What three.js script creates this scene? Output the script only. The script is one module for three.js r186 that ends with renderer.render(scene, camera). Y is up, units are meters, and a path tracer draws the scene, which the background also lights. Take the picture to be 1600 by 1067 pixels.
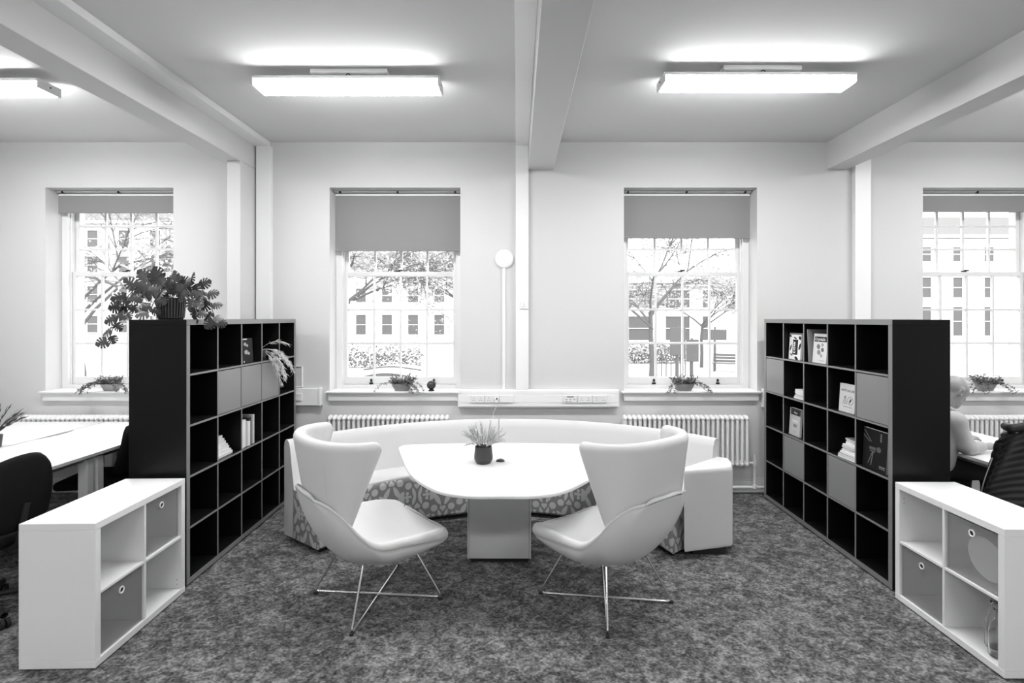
import * as THREE from 'three';
import { RoundedBoxGeometry } from 'three/addons/geometries/RoundedBoxGeometry.js';
import { mergeGeometries, mergeVertices, toCreasedNormals } from 'three/addons/utils/BufferGeometryUtils.js';
import { MarchingCubes } from 'three/addons/objects/MarchingCubes.js';
import { RectAreaLightUniformsLib } from 'three/addons/lights/RectAreaLightUniformsLib.js';

// ---------------------------------------------------------------- camera, sky, exposure
const scene = new THREE.Scene();
const FOCAL = 815, EYE = 1.835;
const camera = new THREE.PerspectiveCamera(2 * Math.atan(533.5 / FOCAL) * 180 / Math.PI, 1600 / 1067, 0.05, 400);
camera.position.set(0, EYE, 0);
camera.setViewOffset(1600, 1067, -8, 36.5, 1600, 1067);
const renderer = new THREE.WebGLRenderer({ antialias: true });
renderer.toneMapping = THREE.LinearToneMapping;
renderer.toneMappingExposure = 2.08;
renderer.shadowMap.enabled = true;
RectAreaLightUniformsLib.init();
scene.background = new THREE.Color(1, 1, 1);          // even white overcast sky
scene.backgroundIntensity = 2.15;
const LAMP = { down: 19, glow: 18 };                   // radiance of the lamps: area light, diffuser

// ---------------------------------------------------------------- helpers
let seed = 7;
const rnd = () => { seed = (seed * 1664525 + 1013904223) >>> 0; return seed / 4294967296; };
const rr = (a, b) => a + (b - a) * rnd();
const R = (d) => d * Math.PI / 180;
const V = (x, y, z) => new THREE.Vector3(x, y, z);
const lerp = (a, b, t) => a + (b - a) * t;
const used = new Map();
function numbered(n) { const k = used.get(n) || 0; used.set(n, k + 1); return k ? n + '_' + String(k).padStart(3, '0') : n; }
function grey(v, rough = 0.7, o = {}) {
  const m = new THREE.MeshPhysicalMaterial({ roughness: rough, ...o });
  m.color.setRGB(v, v, v); return m;
}
function tag(o, label, category, group) { Object.assign(o.userData, { label, category }); if (group) o.userData.group = group; return o; }
function thing(name, label, category, pos = [0, 0, 0], turn = 0, group) {
  const o = new THREE.Group(); o.name = numbered(name); o.position.set(...pos); o.rotation.y = turn; scene.add(o);
  return tag(o, label, category, group);
}
function struct(o) { o.userData.kind = 'structure'; return o; }
function merge(gs) {
  gs = [].concat(gs).map((g) => { g = g.index ? g.toNonIndexed() : g; for (const k of Object.keys(g.attributes)) if (!['position', 'normal', 'uv'].includes(k)) g.deleteAttribute(k);
    if (!g.attributes.uv) g.setAttribute('uv', new THREE.BufferAttribute(new Float32Array(g.attributes.position.count * 2), 2)); return g; });
  return gs.length > 1 ? mergeGeometries(gs) : gs[0];
}
function part(name, gs, mat, parent) {
  const m = new THREE.Mesh(Array.isArray(gs) ? merge(gs) : gs, mat); m.name = parent === scene ? numbered(name) : name;
  m.castShadow = m.receiveShadow = true; parent.add(m); return m;
}
const bx = (w, h, d, x = 0, y = 0, z = 0) => new THREE.BoxGeometry(w, h, d).translate(x, y, z);
const bb = (x0, x1, y0, y1, z0, z1) => bx(x1 - x0, y1 - y0, z1 - z0, (x0 + x1) / 2, (y0 + y1) / 2, (z0 + z1) / 2);
const rb = (w, h, d, r, x = 0, y = 0, z = 0, s = 2) => new RoundedBoxGeometry(w, h, d, s, r).translate(x, y, z);
const rbb = (x0, x1, y0, y1, z0, z1, r = 0.003) => rb(x1 - x0, y1 - y0, z1 - z0, r, (x0 + x1) / 2, (y0 + y1) / 2, (z0 + z1) / 2, 1);
const cyl = (r0, r1, h, x = 0, y = 0, z = 0, n = 24) => new THREE.CylinderGeometry(r0, r1, h, n).translate(x, y, z);
const tube = (pts, r, n = 24, k = 8, closed = false) => new THREE.TubeGeometry(new THREE.CatmullRomCurve3(pts.map((p) => p.isVector3 ? p : V(...p)), closed, 'centripetal'), n, r, k, closed);
function polyTube(pts, r, bend = 0.03, k = 10) {                 // straight runs with rounded bends
  const path = new THREE.CurvePath(); pts = pts.map((p) => V(...p)); let a = pts[0];
  for (let i = 1; i < pts.length - 1; i++) {
    const b = pts[i], p = b.clone().add(pts[i - 1].clone().sub(b).setLength(bend)), q = b.clone().add(pts[i + 1].clone().sub(b).setLength(bend));
    path.add(new THREE.LineCurve3(a, p)); path.add(new THREE.QuadraticBezierCurve3(p, b, q)); a = q;
  }
  path.add(new THREE.LineCurve3(a, pts[pts.length - 1]));
  const pp = []; for (const c of path.curves) { const n = c.isLineCurve3 ? 2 : 5; for (let i = 0; i < n; i++) pp.push(c.getPoint(i / n)); } pp.push(pts[pts.length - 1]);
  const cr = new THREE.CurvePath(); for (let i = 1; i < pp.length; i++) cr.add(new THREE.LineCurve3(pp[i - 1], pp[i]));
  cr.getPointAt = function (t) { return THREE.CurvePath.prototype.getPoint.call(this, t); };
  return new THREE.TubeGeometry(cr, Math.max(24, pp.length * 4), r, k);
}
const lathe = (pts, n = 32) => new THREE.LatheGeometry(pts.map((p) => new THREE.Vector2(...p)), n);
function gridGeo(f, nu, nv, closeU = false) {                    // f(u, v) -> [x, y, z, s, t]
  const p = [], uv = [], ix = [];
  for (let j = 0; j <= nv; j++) for (let i = 0; i <= nu; i++) { const q = f(i / nu, j / nv); p.push(q[0], q[1], q[2]); uv.push(q[3] ?? i / nu, q[4] ?? j / nv); }
  for (let j = 0; j < nv; j++) for (let i = 0; i < nu; i++) { const a = j * (nu + 1) + i, b = a + 1, c = a + nu + 1, d = c + 1; ix.push(a, b, d, a, d, c); }
  const g = new THREE.BufferGeometry(); g.setAttribute('position', new THREE.Float32BufferAttribute(p, 3)); g.setAttribute('uv', new THREE.Float32BufferAttribute(uv, 2)); g.setIndex(ix);
  g.computeVertexNormals(); return g;
}
function smooth(gs) {                                            // weld by position, smooth normals
  const m = merge(gs); m.deleteAttribute('normal'); const uv = m.attributes.uv; m.deleteAttribute('uv');
  const w = mergeVertices(m, 1e-4); w.computeVertexNormals(); const pos = w.attributes.position, nr = w.attributes.normal;
  const n = w.toNonIndexed(); n.setAttribute('uv', uv.count === n.attributes.position.count ? uv : new THREE.BufferAttribute(new Float32Array(n.attributes.position.count * 2), 2)); return n;
}
class TB {                                                       // triangle soup for small leaves, twigs
  constructor() { this.p = []; }
  tri(a, b, c) { this.p.push(a.x, a.y, a.z, b.x, b.y, b.z, c.x, c.y, c.z); }
  leaf(p, dir, up, len, wid, fold = 0.25) {
    const d = dir.clone().normalize(), s = d.clone().cross(up).normalize().multiplyScalar(wid / 2), n = s.clone().cross(d).normalize().multiplyScalar(wid * fold);
    const m = p.clone().addScaledVector(d, len * 0.5), t = p.clone().addScaledVector(d, len), l = m.clone().add(s).add(n), r = m.clone().sub(s).add(n);
    this.tri(p, m, l); this.tri(m, t, l); this.tri(p, r, m); this.tri(m, r, t);
  }
  rod(a, b, r0, r1, k = 5) {
    const d = b.clone().sub(a).normalize(), s = Math.abs(d.y) > 0.9 ? V(1, 0, 0) : V(0, 1, 0), u = d.clone().cross(s).normalize(), w = d.clone().cross(u);
    const ring = (c, r) => Array.from({ length: k }, (_, i) => c.clone().addScaledVector(u, r * Math.cos(i / k * 2 * Math.PI)).addScaledVector(w, r * Math.sin(i / k * 2 * Math.PI)));
    const A = ring(a, r0), B = ring(b, r1);
    for (let i = 0; i < k; i++) { const j = (i + 1) % k; this.tri(A[i], B[i], B[j]); this.tri(A[i], B[j], A[j]); }
  }
  geo() { const g = new THREE.BufferGeometry(); g.setAttribute('position', new THREE.Float32BufferAttribute(this.p, 3)); g.setAttribute('uv', new THREE.BufferAttribute(new Float32Array(this.p.length / 3 * 2), 2)); g.computeVertexNormals(); return g; }
}
function canvas(w, h, draw, rep) {
  const c = document.createElement('canvas'); c.width = w; c.height = h; draw(c.getContext('2d'), w, h);
  const t = new THREE.CanvasTexture(c); t.colorSpace = THREE.SRGBColorSpace; t.wrapS = t.wrapT = THREE.RepeatWrapping; if (rep) t.repeat.set(...rep); return t;
}
// periodic value noise
function noiseTable(n, s) { const a = new Float32Array(n * n); let q = s; for (let i = 0; i < n * n; i++) { q = (q * 1664525 + 1013904223) >>> 0; a[i] = q / 4294967296; } return a; }
const NT = noiseTable(256, 99);
function vnoise(x, y, per, perY = per) {
  const xi = Math.floor(x), yi = Math.floor(y), fx = x - xi, fy = y - yi, sx = fx * fx * (3 - 2 * fx), sy = fy * fy * (3 - 2 * fy);
  const at = (i, j) => NT[(((j % perY) + perY) % perY) * 256 + (((i % per) + per) % per)];
  return lerp(lerp(at(xi, yi), at(xi + 1, yi), sx), lerp(at(xi, yi + 1), at(xi + 1, yi + 1), sx), sy);
}
function dataTex(n, f, rep, srgb = true) {
  const d = new Uint8Array(n * n * 4);
  for (let j = 0; j < n; j++) for (let i = 0; i < n; i++) { const v = Math.max(0, Math.min(255, Math.round(255 * f(i / n, j / n)))), k = (j * n + i) * 4; d[k] = d[k + 1] = d[k + 2] = v; d[k + 3] = 255; }
  const t = new THREE.DataTexture(d, n, n); t.wrapS = t.wrapT = THREE.RepeatWrapping; t.magFilter = THREE.LinearFilter; t.minFilter = THREE.LinearMipmapLinearFilter; t.generateMipmaps = true;
  if (srgb) t.colorSpace = THREE.SRGBColorSpace; if (rep) t.repeat.set(...rep); t.needsUpdate = true; return t;
}

// ---------------------------------------------------------------- materials
const weave = dataTex(256, (u, v) => 0.5 + 0.25 * Math.sin(u * 64 * Math.PI * 2) * Math.sin(v * 64 * Math.PI * 2) + 0.3 * (vnoise(u * 128, v * 32, 128, 32) - 0.5), [8, 8], false);
const plaster = dataTex(512, (u, v) => 0.5 * vnoise(u * 16, v * 16, 16) + 0.3 * vnoise(u * 64, v * 64, 64) + 0.2 * vnoise(u * 200, v * 200, 200), [0.7, 0.7], false);
const carpetTex = dataTex(2048, (u, v) => {                      // mottled broadloom, tile of 2 m
  const w = 0.02 * vnoise(u * 24, v * 24, 24);
  const a = vnoise((u + w) * 22, (v + w) * 26, 22, 26), b = vnoise((u + w) * 46, (v + w) * 60, 46, 60), c = vnoise(u * 140, v * 180, 140, 180), d = vnoise(u * 250, v * 256, 250, 256), e = vnoise(u * 6, v * 6, 6);
  let m = 0.20 * a + 0.40 * b + 0.28 * c + 0.12 * e; m = Math.max(0, Math.min(1, (m - 0.5) * 2.1 + 0.5));
  return 0.26 + 0.25 * m + 0.20 * (d - 0.5) + 0.10 * (c - 0.5);
}, [0.5, 0.5]);
const grain = dataTex(1024, (u, v) => {
  const w = vnoise(u * 3, v * 40, 3, 40), f = vnoise(u * 8, v * 240, 8, 240);
  return 0.88 + 0.03 * (w - 0.5) + 0.05 * (f - 0.5);
}, [0.7, 0.7]);
const M = {
  wall: grey(0.63, 0.85, { bumpMap: plaster, bumpScale: 0.0006 }),
  ceiling: grey(0.67, 0.9, { bumpMap: plaster, bumpScale: 0.0006 }),
  beam: grey(0.66, 0.8), gloss: grey(0.74, 0.35), trunk: grey(0.84, 0.4), socket: grey(0.80, 0.3), slot: grey(0.02, 0.6),
  carpet: new THREE.MeshStandardMaterial({ map: carpetTex, roughness: 0.97, bumpMap: carpetTex, bumpScale: 0.003 }),
  glass: grey(1, 0.02, { transmission: 1, thickness: 0, ior: 1.3 }),
  blind: grey(0.25, 0.9, { bumpMap: weave, bumpScale: 0.0003 }),
  fabric: grey(0.66, 0.92, { bumpMap: weave, bumpScale: 0.0006, sheen: 0.2, sheenRoughness: 0.6 }),
  chrome: grey(0.75, 0.16, { metalness: 1 }), steel: grey(0.55, 0.35, { metalness: 1 }),
  black: grey(0.012, 0.6), rubber: grey(0.015, 0.8), darkMetal: grey(0.03, 0.45, { metalness: 0.6 }),
  shelf: grey(0.006, 0.34, { ior: 1.5, specularIntensity: 0.5 }), shelfEdgeSheen: grey(0.20, 0.35), shelfDoor: grey(0.22, 0.28),  // edge grey has the glancing sheen of the black boards put into its colour
  white: grey(0.80, 0.38), tableTop: new THREE.MeshStandardMaterial({ map: grain, roughness: 0.42 }),
  paper: grey(0.80, 0.85), cover: grey(0.75, 0.5), darkCover: grey(0.02, 0.4), midCover: grey(0.25, 0.5),
  bin: grey(0.84, 0.12, { transmission: 0.84, thickness: 0, ior: 1.3, side: THREE.DoubleSide }),
  leafDark: grey(0.045, 0.5, { side: THREE.DoubleSide }), leafSoft: grey(0.085, 0.5, { side: THREE.DoubleSide }), leafMid: grey(0.14, 0.55, { side: THREE.DoubleSide }), leafPale: grey(0.66, 0.7, { side: THREE.DoubleSide }),
  stem: grey(0.12, 0.7), pot: grey(0.35, 0.7), potDark: grey(0.05, 0.4), soil: grey(0.02, 0.95),
  mesh: grey(0.008, 0.85, { specularIntensity: 0.3 }), nylon: grey(0.008, 0.5), skin: grey(0.36, 0.55), shirt: grey(0.50, 0.85), hair: grey(0.42, 0.6), trousers: grey(0.02, 0.85),
  clearGlass: grey(0.97, 0.0, { transmission: 1, thickness: 0.004, ior: 1.45 }),
};

// ---------------------------------------------------------------- room shell
const WZ = -5.507, CEIL = 3.693, XL = -6.3, XR = 6.9, ZB = 3.4;
const floor = part('floor', new THREE.BoxGeometry(XR - XL + 0.4, 0.1, ZB - WZ + 0.9).translate((XL + XR) / 2, -0.05, (ZB + WZ - 0.5) / 2), M.carpet, scene); struct(floor);
{ const p = floor.geometry.attributes.position, uv = floor.geometry.attributes.uv; for (let i = 0; i < p.count; i++) uv.setXY(i, p.getX(i), p.getZ(i)); }
struct(part('ceiling', bx(XR - XL + 0.4, 0.15, ZB - WZ + 0.9, (XL + XR) / 2, CEIL + 0.075, (ZB + WZ - 0.5) / 2), M.ceiling, scene));
const WIN = [[-4.98, -3.63, 2.97], [-1.98, -0.60, 2.556], [1.128, 2.534, 2.695], [4.284, 5.66, 2.98]];   // x0, x1, blind bottom
const W0 = 1.04, W1 = 3.213, WT = 0.5;
{
  const s = new THREE.Shape([[XL, 0], [XR, 0], [XR, CEIL], [XL, CEIL]].map((p) => new THREE.Vector2(...p)));
  for (const [a, b] of WIN) s.holes.push(new THREE.Path([[a, W0], [a, W1], [b, W1], [b, W0]].map((p) => new THREE.Vector2(...p))));
  struct(part('wall_back', [new THREE.ExtrudeGeometry(s, { depth: WT, bevelEnabled: false }).translate(0, 0, WZ - WT)], M.wall, scene));
}
struct(part('wall_left', bb(XL - 0.2, XL, 0, CEIL, WZ - WT, ZB + 0.2), M.wall, scene));
struct(part('wall_right', bb(XR, XR + 0.2, 0, CEIL, WZ - WT, ZB + 0.2), M.wall, scene));
struct(part('wall_front', bb(XL, XR, 0, CEIL, ZB, ZB + 0.2), M.wall, scene));
struct(part('baseboard_back', [rbb(XL, XR, 0, 0.13, WZ, WZ + 0.02, 0.004), rbb(XL, XR, 0.13, 0.155, WZ, WZ + 0.012, 0.004)], M.gloss, scene));

// windows: box frame, two sashes of 4 x 3 panes, glazing bars
WIN.forEach(([x0, x1], n) => {
  const w = new THREE.Group(); w.name = 'window_' + (n + 1); struct(w); scene.add(w);
  const zf = WZ - 0.20, j = 0.065, yb = 1.06;
  part('frame', [rbb(x0, x0 + j, yb, W1, zf - 0.16, zf), rbb(x1 - j, x1, yb, W1, zf - 0.16, zf), rbb(x0 + j, x1 - j, W1 - 0.06, W1, zf - 0.16, zf - 0.002), rbb(x0 + j, x1 - j, yb - 0.01, yb + 0.045, zf - 0.2, zf - 0.002),
    rbb(x0 + j, x0 + j + 0.012, yb + 0.045, W1 - 0.06, zf - 0.045, zf - 0.03), rbb(x1 - j - 0.012, x1 - j, yb + 0.045, W1 - 0.06, zf - 0.045, zf - 0.03)], M.gloss, w);
  const sash = (name, y0, y1, z, botRail, topRail) => {
    const s = new THREE.Group(); s.name = name; w.add(s);
    const a = x0 + j, b = x1 - j, st = 0.042, t = 0.04;
    part('sash_rail', [rbb(a, a + st, y0, y1, z - t, z), rbb(b - st, b, y0, y1, z - t, z), rbb(a + st, b - st, y0, y0 + botRail, z - t, z), rbb(a + st, b - st, y1 - topRail, y1, z - t, z)], M.gloss, s);
    const gx = a + st, gw = (b - st - gx) / 4, gy = y0 + botRail, gh = (y1 - topRail - gy) / 3;
    for (let i = 1; i < 4; i++) part('glazing_bar', rbb(gx + i * gw - 0.011, gx + i * gw + 0.011, gy, y1 - topRail, z - t + 0.006, z - 0.006), M.gloss, s);
    for (let i = 1; i < 3; i++) part('glazing_bar', rbb(gx, b - st, gy + i * gh - 0.011, gy + i * gh + 0.011, z - t + 0.008, z - 0.008), M.gloss, s);
    for (let r = 0; r < 3; r++) for (let c = 0; c < 4; c++)
      part('pane', new THREE.PlaneGeometry(gw - 0.02, gh - 0.02).translate(gx + (c + 0.5) * gw, gy + (r + 0.5) * gh, z - t / 2), M.glass, s);
    return s;
  };
  const lo = sash('lower_sash', 1.107, 2.345, zf - 0.05, 0.08, 0.045);
  sash('upper_sash', 2.30, 3.165, zf - 0.10, 0.045, 0.05);
  part('sash_lock', [rb(0.05, 0.014, 0.03, 0.005, (x0 + x1) / 2 - 0.03, 2.352, zf - 0.065), rb(0.05, 0.016, 0.012, 0.005, (x0 + x1) / 2, 2.362, zf - 0.065)], M.darkMetal, lo);
  for (const k of [0.27, 0.77]) part('sash_lift', [rb(0.022, 0.03, 0.02, 0.006, lerp(x0, x1, k), 1.15, zf - 0.04), rb(0.04, 0.018, 0.022, 0.006, lerp(x0, x1, k), 1.118, zf - 0.04)], M.darkMetal, lo);
  const s = part('trim_' + (n + 1), [rb(x1 - x0 + 0.06, 0.022, 0.29, 0.008, (x0 + x1) / 2, 1.056, WZ - 0.085), rbb(x0 - 0.005, x1 + 0.005, 0.965, 1.045, WZ, WZ + 0.035, 0.006)], M.gloss, scene); struct(s);
});
// roller blinds
const blindWords = ['short grey roller blind on the leftmost window, behind the trailing plant', 'longest grey roller blind, on the window behind the left wing chair', 'mid-length grey roller blind on the window behind the right wing chair', 'short grey roller blind on the rightmost window, above the seated person'];
WIN.forEach(([x0, x1, yb], n) => {
  const t = thing('roller_blind', blindWords[n], 'blind', [(x0 + x1) / 2, yb, WZ - 0.14], 0, 'grey roller blinds');
  const w = x1 - x0 - 0.03, h = 3.16 - yb;
  part('blind_fabric', rb(w, h - 0.02, 0.003, 0.0012, 0, h / 2 + 0.01, 0), M.blind, t);
  part('bottom_bar', rb(w, 0.022, 0.014, 0.006, 0, 0.011, 0), M.blind, t);
  part('roller_tube', cyl(0.019, 0.019, w, 0, 0, 0, 20).rotateZ(Math.PI / 2).translate(0, h + 0.008, -0.02), M.trunk, t);
  part('top_rail', rb(w + 0.02, 0.016, 0.03, 0.004, 0, h + 0.042, 0), M.trunk, t);
  for (const s of [-0.46, 0, 0.46]) part('bracket', rb(0.02, 0.02, 0.03, 0.004, s * w, h + 0.035, 0.008), M.darkMetal, t);
});
// beams and boxed pilaster
const beams = [[-2.98, -2.755], [0.12, 0.385], [3.27, 3.49]];
for (const [a, b] of beams) struct(part('ceiling_beam', rbb(a, b, 3.405, CEIL + 0.02, WZ - 0.02, ZB, 0.006), M.beam, scene));
struct(part('pilaster', rbb(-2.893, -2.757, 0, 3.405, WZ - 0.02, WZ + 0.31, 0.006), M.beam, scene));

// ---------------------------------------------------------------- ceiling lamps
function ceilingLamp(x0, x1, z, label) {
  const w = x1 - x0, t = thing('ceiling_lamp', label, 'lamp', [(x0 + x1) / 2, 3.56, z], 0, 'fluorescent ceiling lamps');
  const prof = new THREE.Shape(); prof.moveTo(-0.095, 0.05); prof.lineTo(-0.095, 0.026); prof.lineTo(-0.082, 0); prof.lineTo(0.082, 0); prof.lineTo(0.095, 0.026); prof.lineTo(0.095, 0.05); prof.closePath();
  const dif = new THREE.ExtrudeGeometry(prof, { depth: w - 0.034, bevelEnabled: false }).translate(0, 0, -(w - 0.034) / 2).rotateY(Math.PI / 2);
  part('diffuser', [dif], grey(0.85, 0.5, { emissive: new THREE.Color(1, 1, 1), emissiveIntensity: LAMP.glow }), t);
  part('housing', [rb(w - 0.03, 0.022, 0.20, 0.005, 0, 0.062, 0)], M.trunk, t);
  for (const s of [-1, 1]) { const c = part('end_cap', [rb(0.016, 0.072, 0.202, 0.006, s * (w / 2 - 0.008), 0.037, 0)], M.trunk, t); part('screw', cyl(0.006, 0.006, 0.004, 0, 0, 0, 10).rotateZ(Math.PI / 2).translate(s * (w / 2 + 0.002), 0.04, 0), M.darkMetal, c); }
  part('mount_plate', [rb(0.58, 0.042, 0.08, 0.012, 0.02, CEIL - 3.56 - 0.02, 0.05)], M.trunk, t);
  for (const s of [-1, 1]) part('spacer', cyl(0.012, 0.012, 0.05, s * 0.2, 0.093, 0.03), M.trunk, t);
  part('cable_entry', new THREE.TorusGeometry(0.014, 0.004, 8, 16, Math.PI).translate(0.02, 0.074, 0.09), M.rubber, t);
  const l = new THREE.RectAreaLight(0xffffff, LAMP.down, w - 0.05, 0.16); l.position.set(0, -0.006, 0); l.rotation.x = -Math.PI / 2; t.add(l);
}
ceilingLamp(-4.98, -3.58, -4.0, 'long ceiling lamp cut by the left picture edge, left of the left beam');
ceilingLamp(-1.972, -0.575, -3.96, 'long ceiling lamp between the left beam and the middle beam');
ceilingLamp(1.07, 2.49, -3.905, 'long ceiling lamp between the middle beam and the right beam');
ceilingLamp(4.15, 5.55, -3.9, 'long ceiling lamp beyond the right beam');
ceilingLamp(-4.98, -3.58, 0.6, 'long ceiling lamp behind the camera, left of the left beam');
ceilingLamp(-1.972, -0.575, 0.6, 'long ceiling lamp behind the camera, left of the middle beam');
ceilingLamp(1.07, 2.49, 0.6, 'long ceiling lamp behind the camera, right of the middle beam');
ceilingLamp(4.15, 5.55, 0.6, 'long ceiling lamp behind the camera, beyond the right beam');

// ---------------------------------------------------------------- cable trunking, sockets
function faceplate(parent, x, y, z, w, kind) {
  const p = part(kind === 'data' ? 'data_outlet' : kind === 'blank' ? 'blank_plate' : 'socket_plate', rb(w, 0.078, 0.012, 0.004, x, y, z), M.socket, parent);
  if (kind === 'data') { part('slot', rb(w * 0.5, 0.008, 0.004, 0.001, x, y + 0.022, z + 0.006), M.slot, p); for (const [a, b] of [[-0.04, -0.005], [0.0, -0.005], [0.04, -0.005], [-0.04, -0.025], [0, -0.025]]) part('slot', rb(0.018, 0.006, 0.004, 0.001, x + a, y + b, z + 0.006), M.stem, p); }
  if (kind === 'double' || kind === 'single') for (const s of kind === 'double' ? [-0.036, 0.036] : [0]) {
    part('pin_hole', bx(0.005, 0.010, 0.002, x + s, y + 0.008, z + 0.0065), M.stem, p);
    for (const q of [-0.011, 0.011]) part('pin_hole', bx(0.008, 0.005, 0.002, x + s + q, y - 0.014, z + 0.0065), M.stem, p);
    part('rocker_switch', rb(0.010, 0.014, 0.006, 0.002, x + s * 0.45, y + 0.024, z + 0.006), M.socket, p);
  }
}
{
  const t = thing('dado_trunking', 'long white socket trunking on the wall between the two middle windows', 'trunking', [0, 0.905, WZ]);
  part('trunking_body', [rb(1.688, 0.18, 0.055, 0.006, 0.224, 0.09, 0.0275)], M.trunk, t);
  part('trunking_lid', [rb(1.66, 0.082, 0.006, 0.002, 0.224, 0.088, 0.057), rb(1.66, 0.034, 0.006, 0.002, 0.224, 0.025, 0.056), rb(1.66, 0.034, 0.006, 0.002, 0.224, 0.153, 0.056)], M.trunk, t);
  for (const [a, k] of [[746, 'double'], [769, 'double'], [791.5, 'blank'], [891, 'data'], [914, 'double'], [937, 'double']]) faceplate(t, (a - 808) / 149.6, 0.088, 0.066, 0.146, k);
  part('shadow_gap_strip', bx(1.66, 0.012, 0.04, 0.224, -0.004, 0.02), M.steel, t);
}
{
  const t = thing('wall_trunking', 'white vertical trunking up the wall left of the middle beam', 'trunking', [0.052, 1.085, WZ]);
  part('trunking_body', [rb(0.135, CEIL - 1.085 - 0.05, 0.05, 0.004, 0, (CEIL - 1.135) / 2, 0.025)], M.trunk, t);
  part('trunking_joint', [bx(0.137, 0.004, 0.052, 0, 2.44, 0.026)], M.socket, t);
  faceplate(t, 0.022, 0.885, 0.056, 0.086, 'single');
  const c = thing('ceiling_trunking', 'white ceiling trunking along the left of the middle beam', 'trunking', [0.052, CEIL - 0.05, WZ]);
  part('trunking_body', [rb(0.135, 0.05, ZB - WZ, 0.004, 0, 0.025, (ZB - WZ) / 2)], M.trunk, c);
  const c2 = thing('ceiling_trunking', 'white ceiling trunking along the right of the left beam', 'trunking', [-2.678, CEIL - 0.055, WZ]);
  part('trunking_body', [rb(0.152, 0.055, ZB - WZ, 0.004, 0, 0.0275, (ZB - WZ) / 2)], M.trunk, c2);
  const c3 = thing('wall_trunking', 'white vertical trunking beside the boxed pilaster under the left beam', 'trunking', [-2.655, 0.155, WZ]);
  part('trunking_body', [rb(0.155, CEIL - 0.055 - 0.155, 0.05, 0.004, 0, (CEIL - 0.21) / 2, 0.025)], M.trunk, c3);
  const c4 = thing('wall_trunking', 'white vertical trunking below the right beam, above the right bookcase', 'trunking', [3.615, 0.155, WZ]);
  part('trunking_body', [rb(0.165, CEIL - 0.155, 0.06, 0.004, 0, (CEIL - 0.155) / 2, 0.03)], M.trunk, c4);
  const e = thing('dado_trunking', 'short white trunking end on the wall beside the left bookcase', 'trunking', [-2.2, 0.92, WZ]);
  part('trunking_body', [rb(0.32, 0.18, 0.055, 0.006, -0.02, 0.09, 0.0275), rb(0.03, 0.19, 0.062, 0.006, 0.135, 0.092, 0.031)], M.trunk, e);
  faceplate(e, -0.09, 0.09, 0.06, 0.09, 'blank');
  const f = thing('picture_frame', 'narrow white frame on the wall edge above the short trunking', 'frame', [-2.33, 1.105, WZ]);
  part('frame_edge', [rbb(-0.09, 0.07, 0, 0.012, 0, 0.02), rbb(-0.09, 0.07, 0.218, 0.23, 0, 0.02), rbb(0.058, 0.07, 0, 0.23, 0, 0.02), rbb(-0.09, -0.078, 0, 0.23, 0, 0.02)], M.trunk, f);
  part('frame_backing', bx(0.14, 0.21, 0.008, -0.01, 0.115, 0.005), M.wall, f);
  const r = thing('dado_trunking', 'short white trunking end on the wall beside the right bookcase', 'trunking', [2.62, 0.90, WZ]);
  part('trunking_body', [rb(0.09, 0.19, 0.06, 0.006, 0.0, 0.095, 0.03)], M.trunk, r);
  const d = thing('wall_disc', 'round white disc unit on the wall left of the middle trunking', 'wireless unit', [-0.135, 2.457, WZ]);
  part('disc_body', lathe([[0.0001, 0.034], [0.05, 0.033], [0.08, 0.028], [0.096, 0.018], [0.099, 0.008], [0.096, 0]], 48).rotateX(Math.PI / 2), M.trunk, d);
  part('disc_ring', new THREE.TorusGeometry(0.03, 0.0018, 8, 40).translate(0, 0, 0.0335), M.socket, d);
  const k = thing('conduit', 'thin white conduit running from the disc down to the trunking', 'conduit', [-0.14, 1.085, WZ]);
  part('conduit_body', [rb(0.032, 1.275, 0.02, 0.004, 0, 0.6375, 0.01)], M.trunk, k);
  const g = thing('charger_plug', 'white charger plug with a cable in the left half of the trunking', 'charger', [-0.215, 0.955, WZ + 0.07]);
  part('plug_body', [rb(0.032, 0.055, 0.03, 0.006, 0, 0.028, 0.018)], M.trunk, g);
  part('plug_port', rb(0.012, 0.022, 0.003, 0.001, 0.004, 0.045, 0.034), M.slot, g);
  part('charger_cable', tube([[0, 0.005, 0.015], [0, -0.04, 0.02], [-0.03, -0.10, 0.025], [-0.035, -0.2, 0.03], [-0.03, -0.34, 0.03]], 0.003, 24, 6), M.trunk, g);
}

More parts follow.
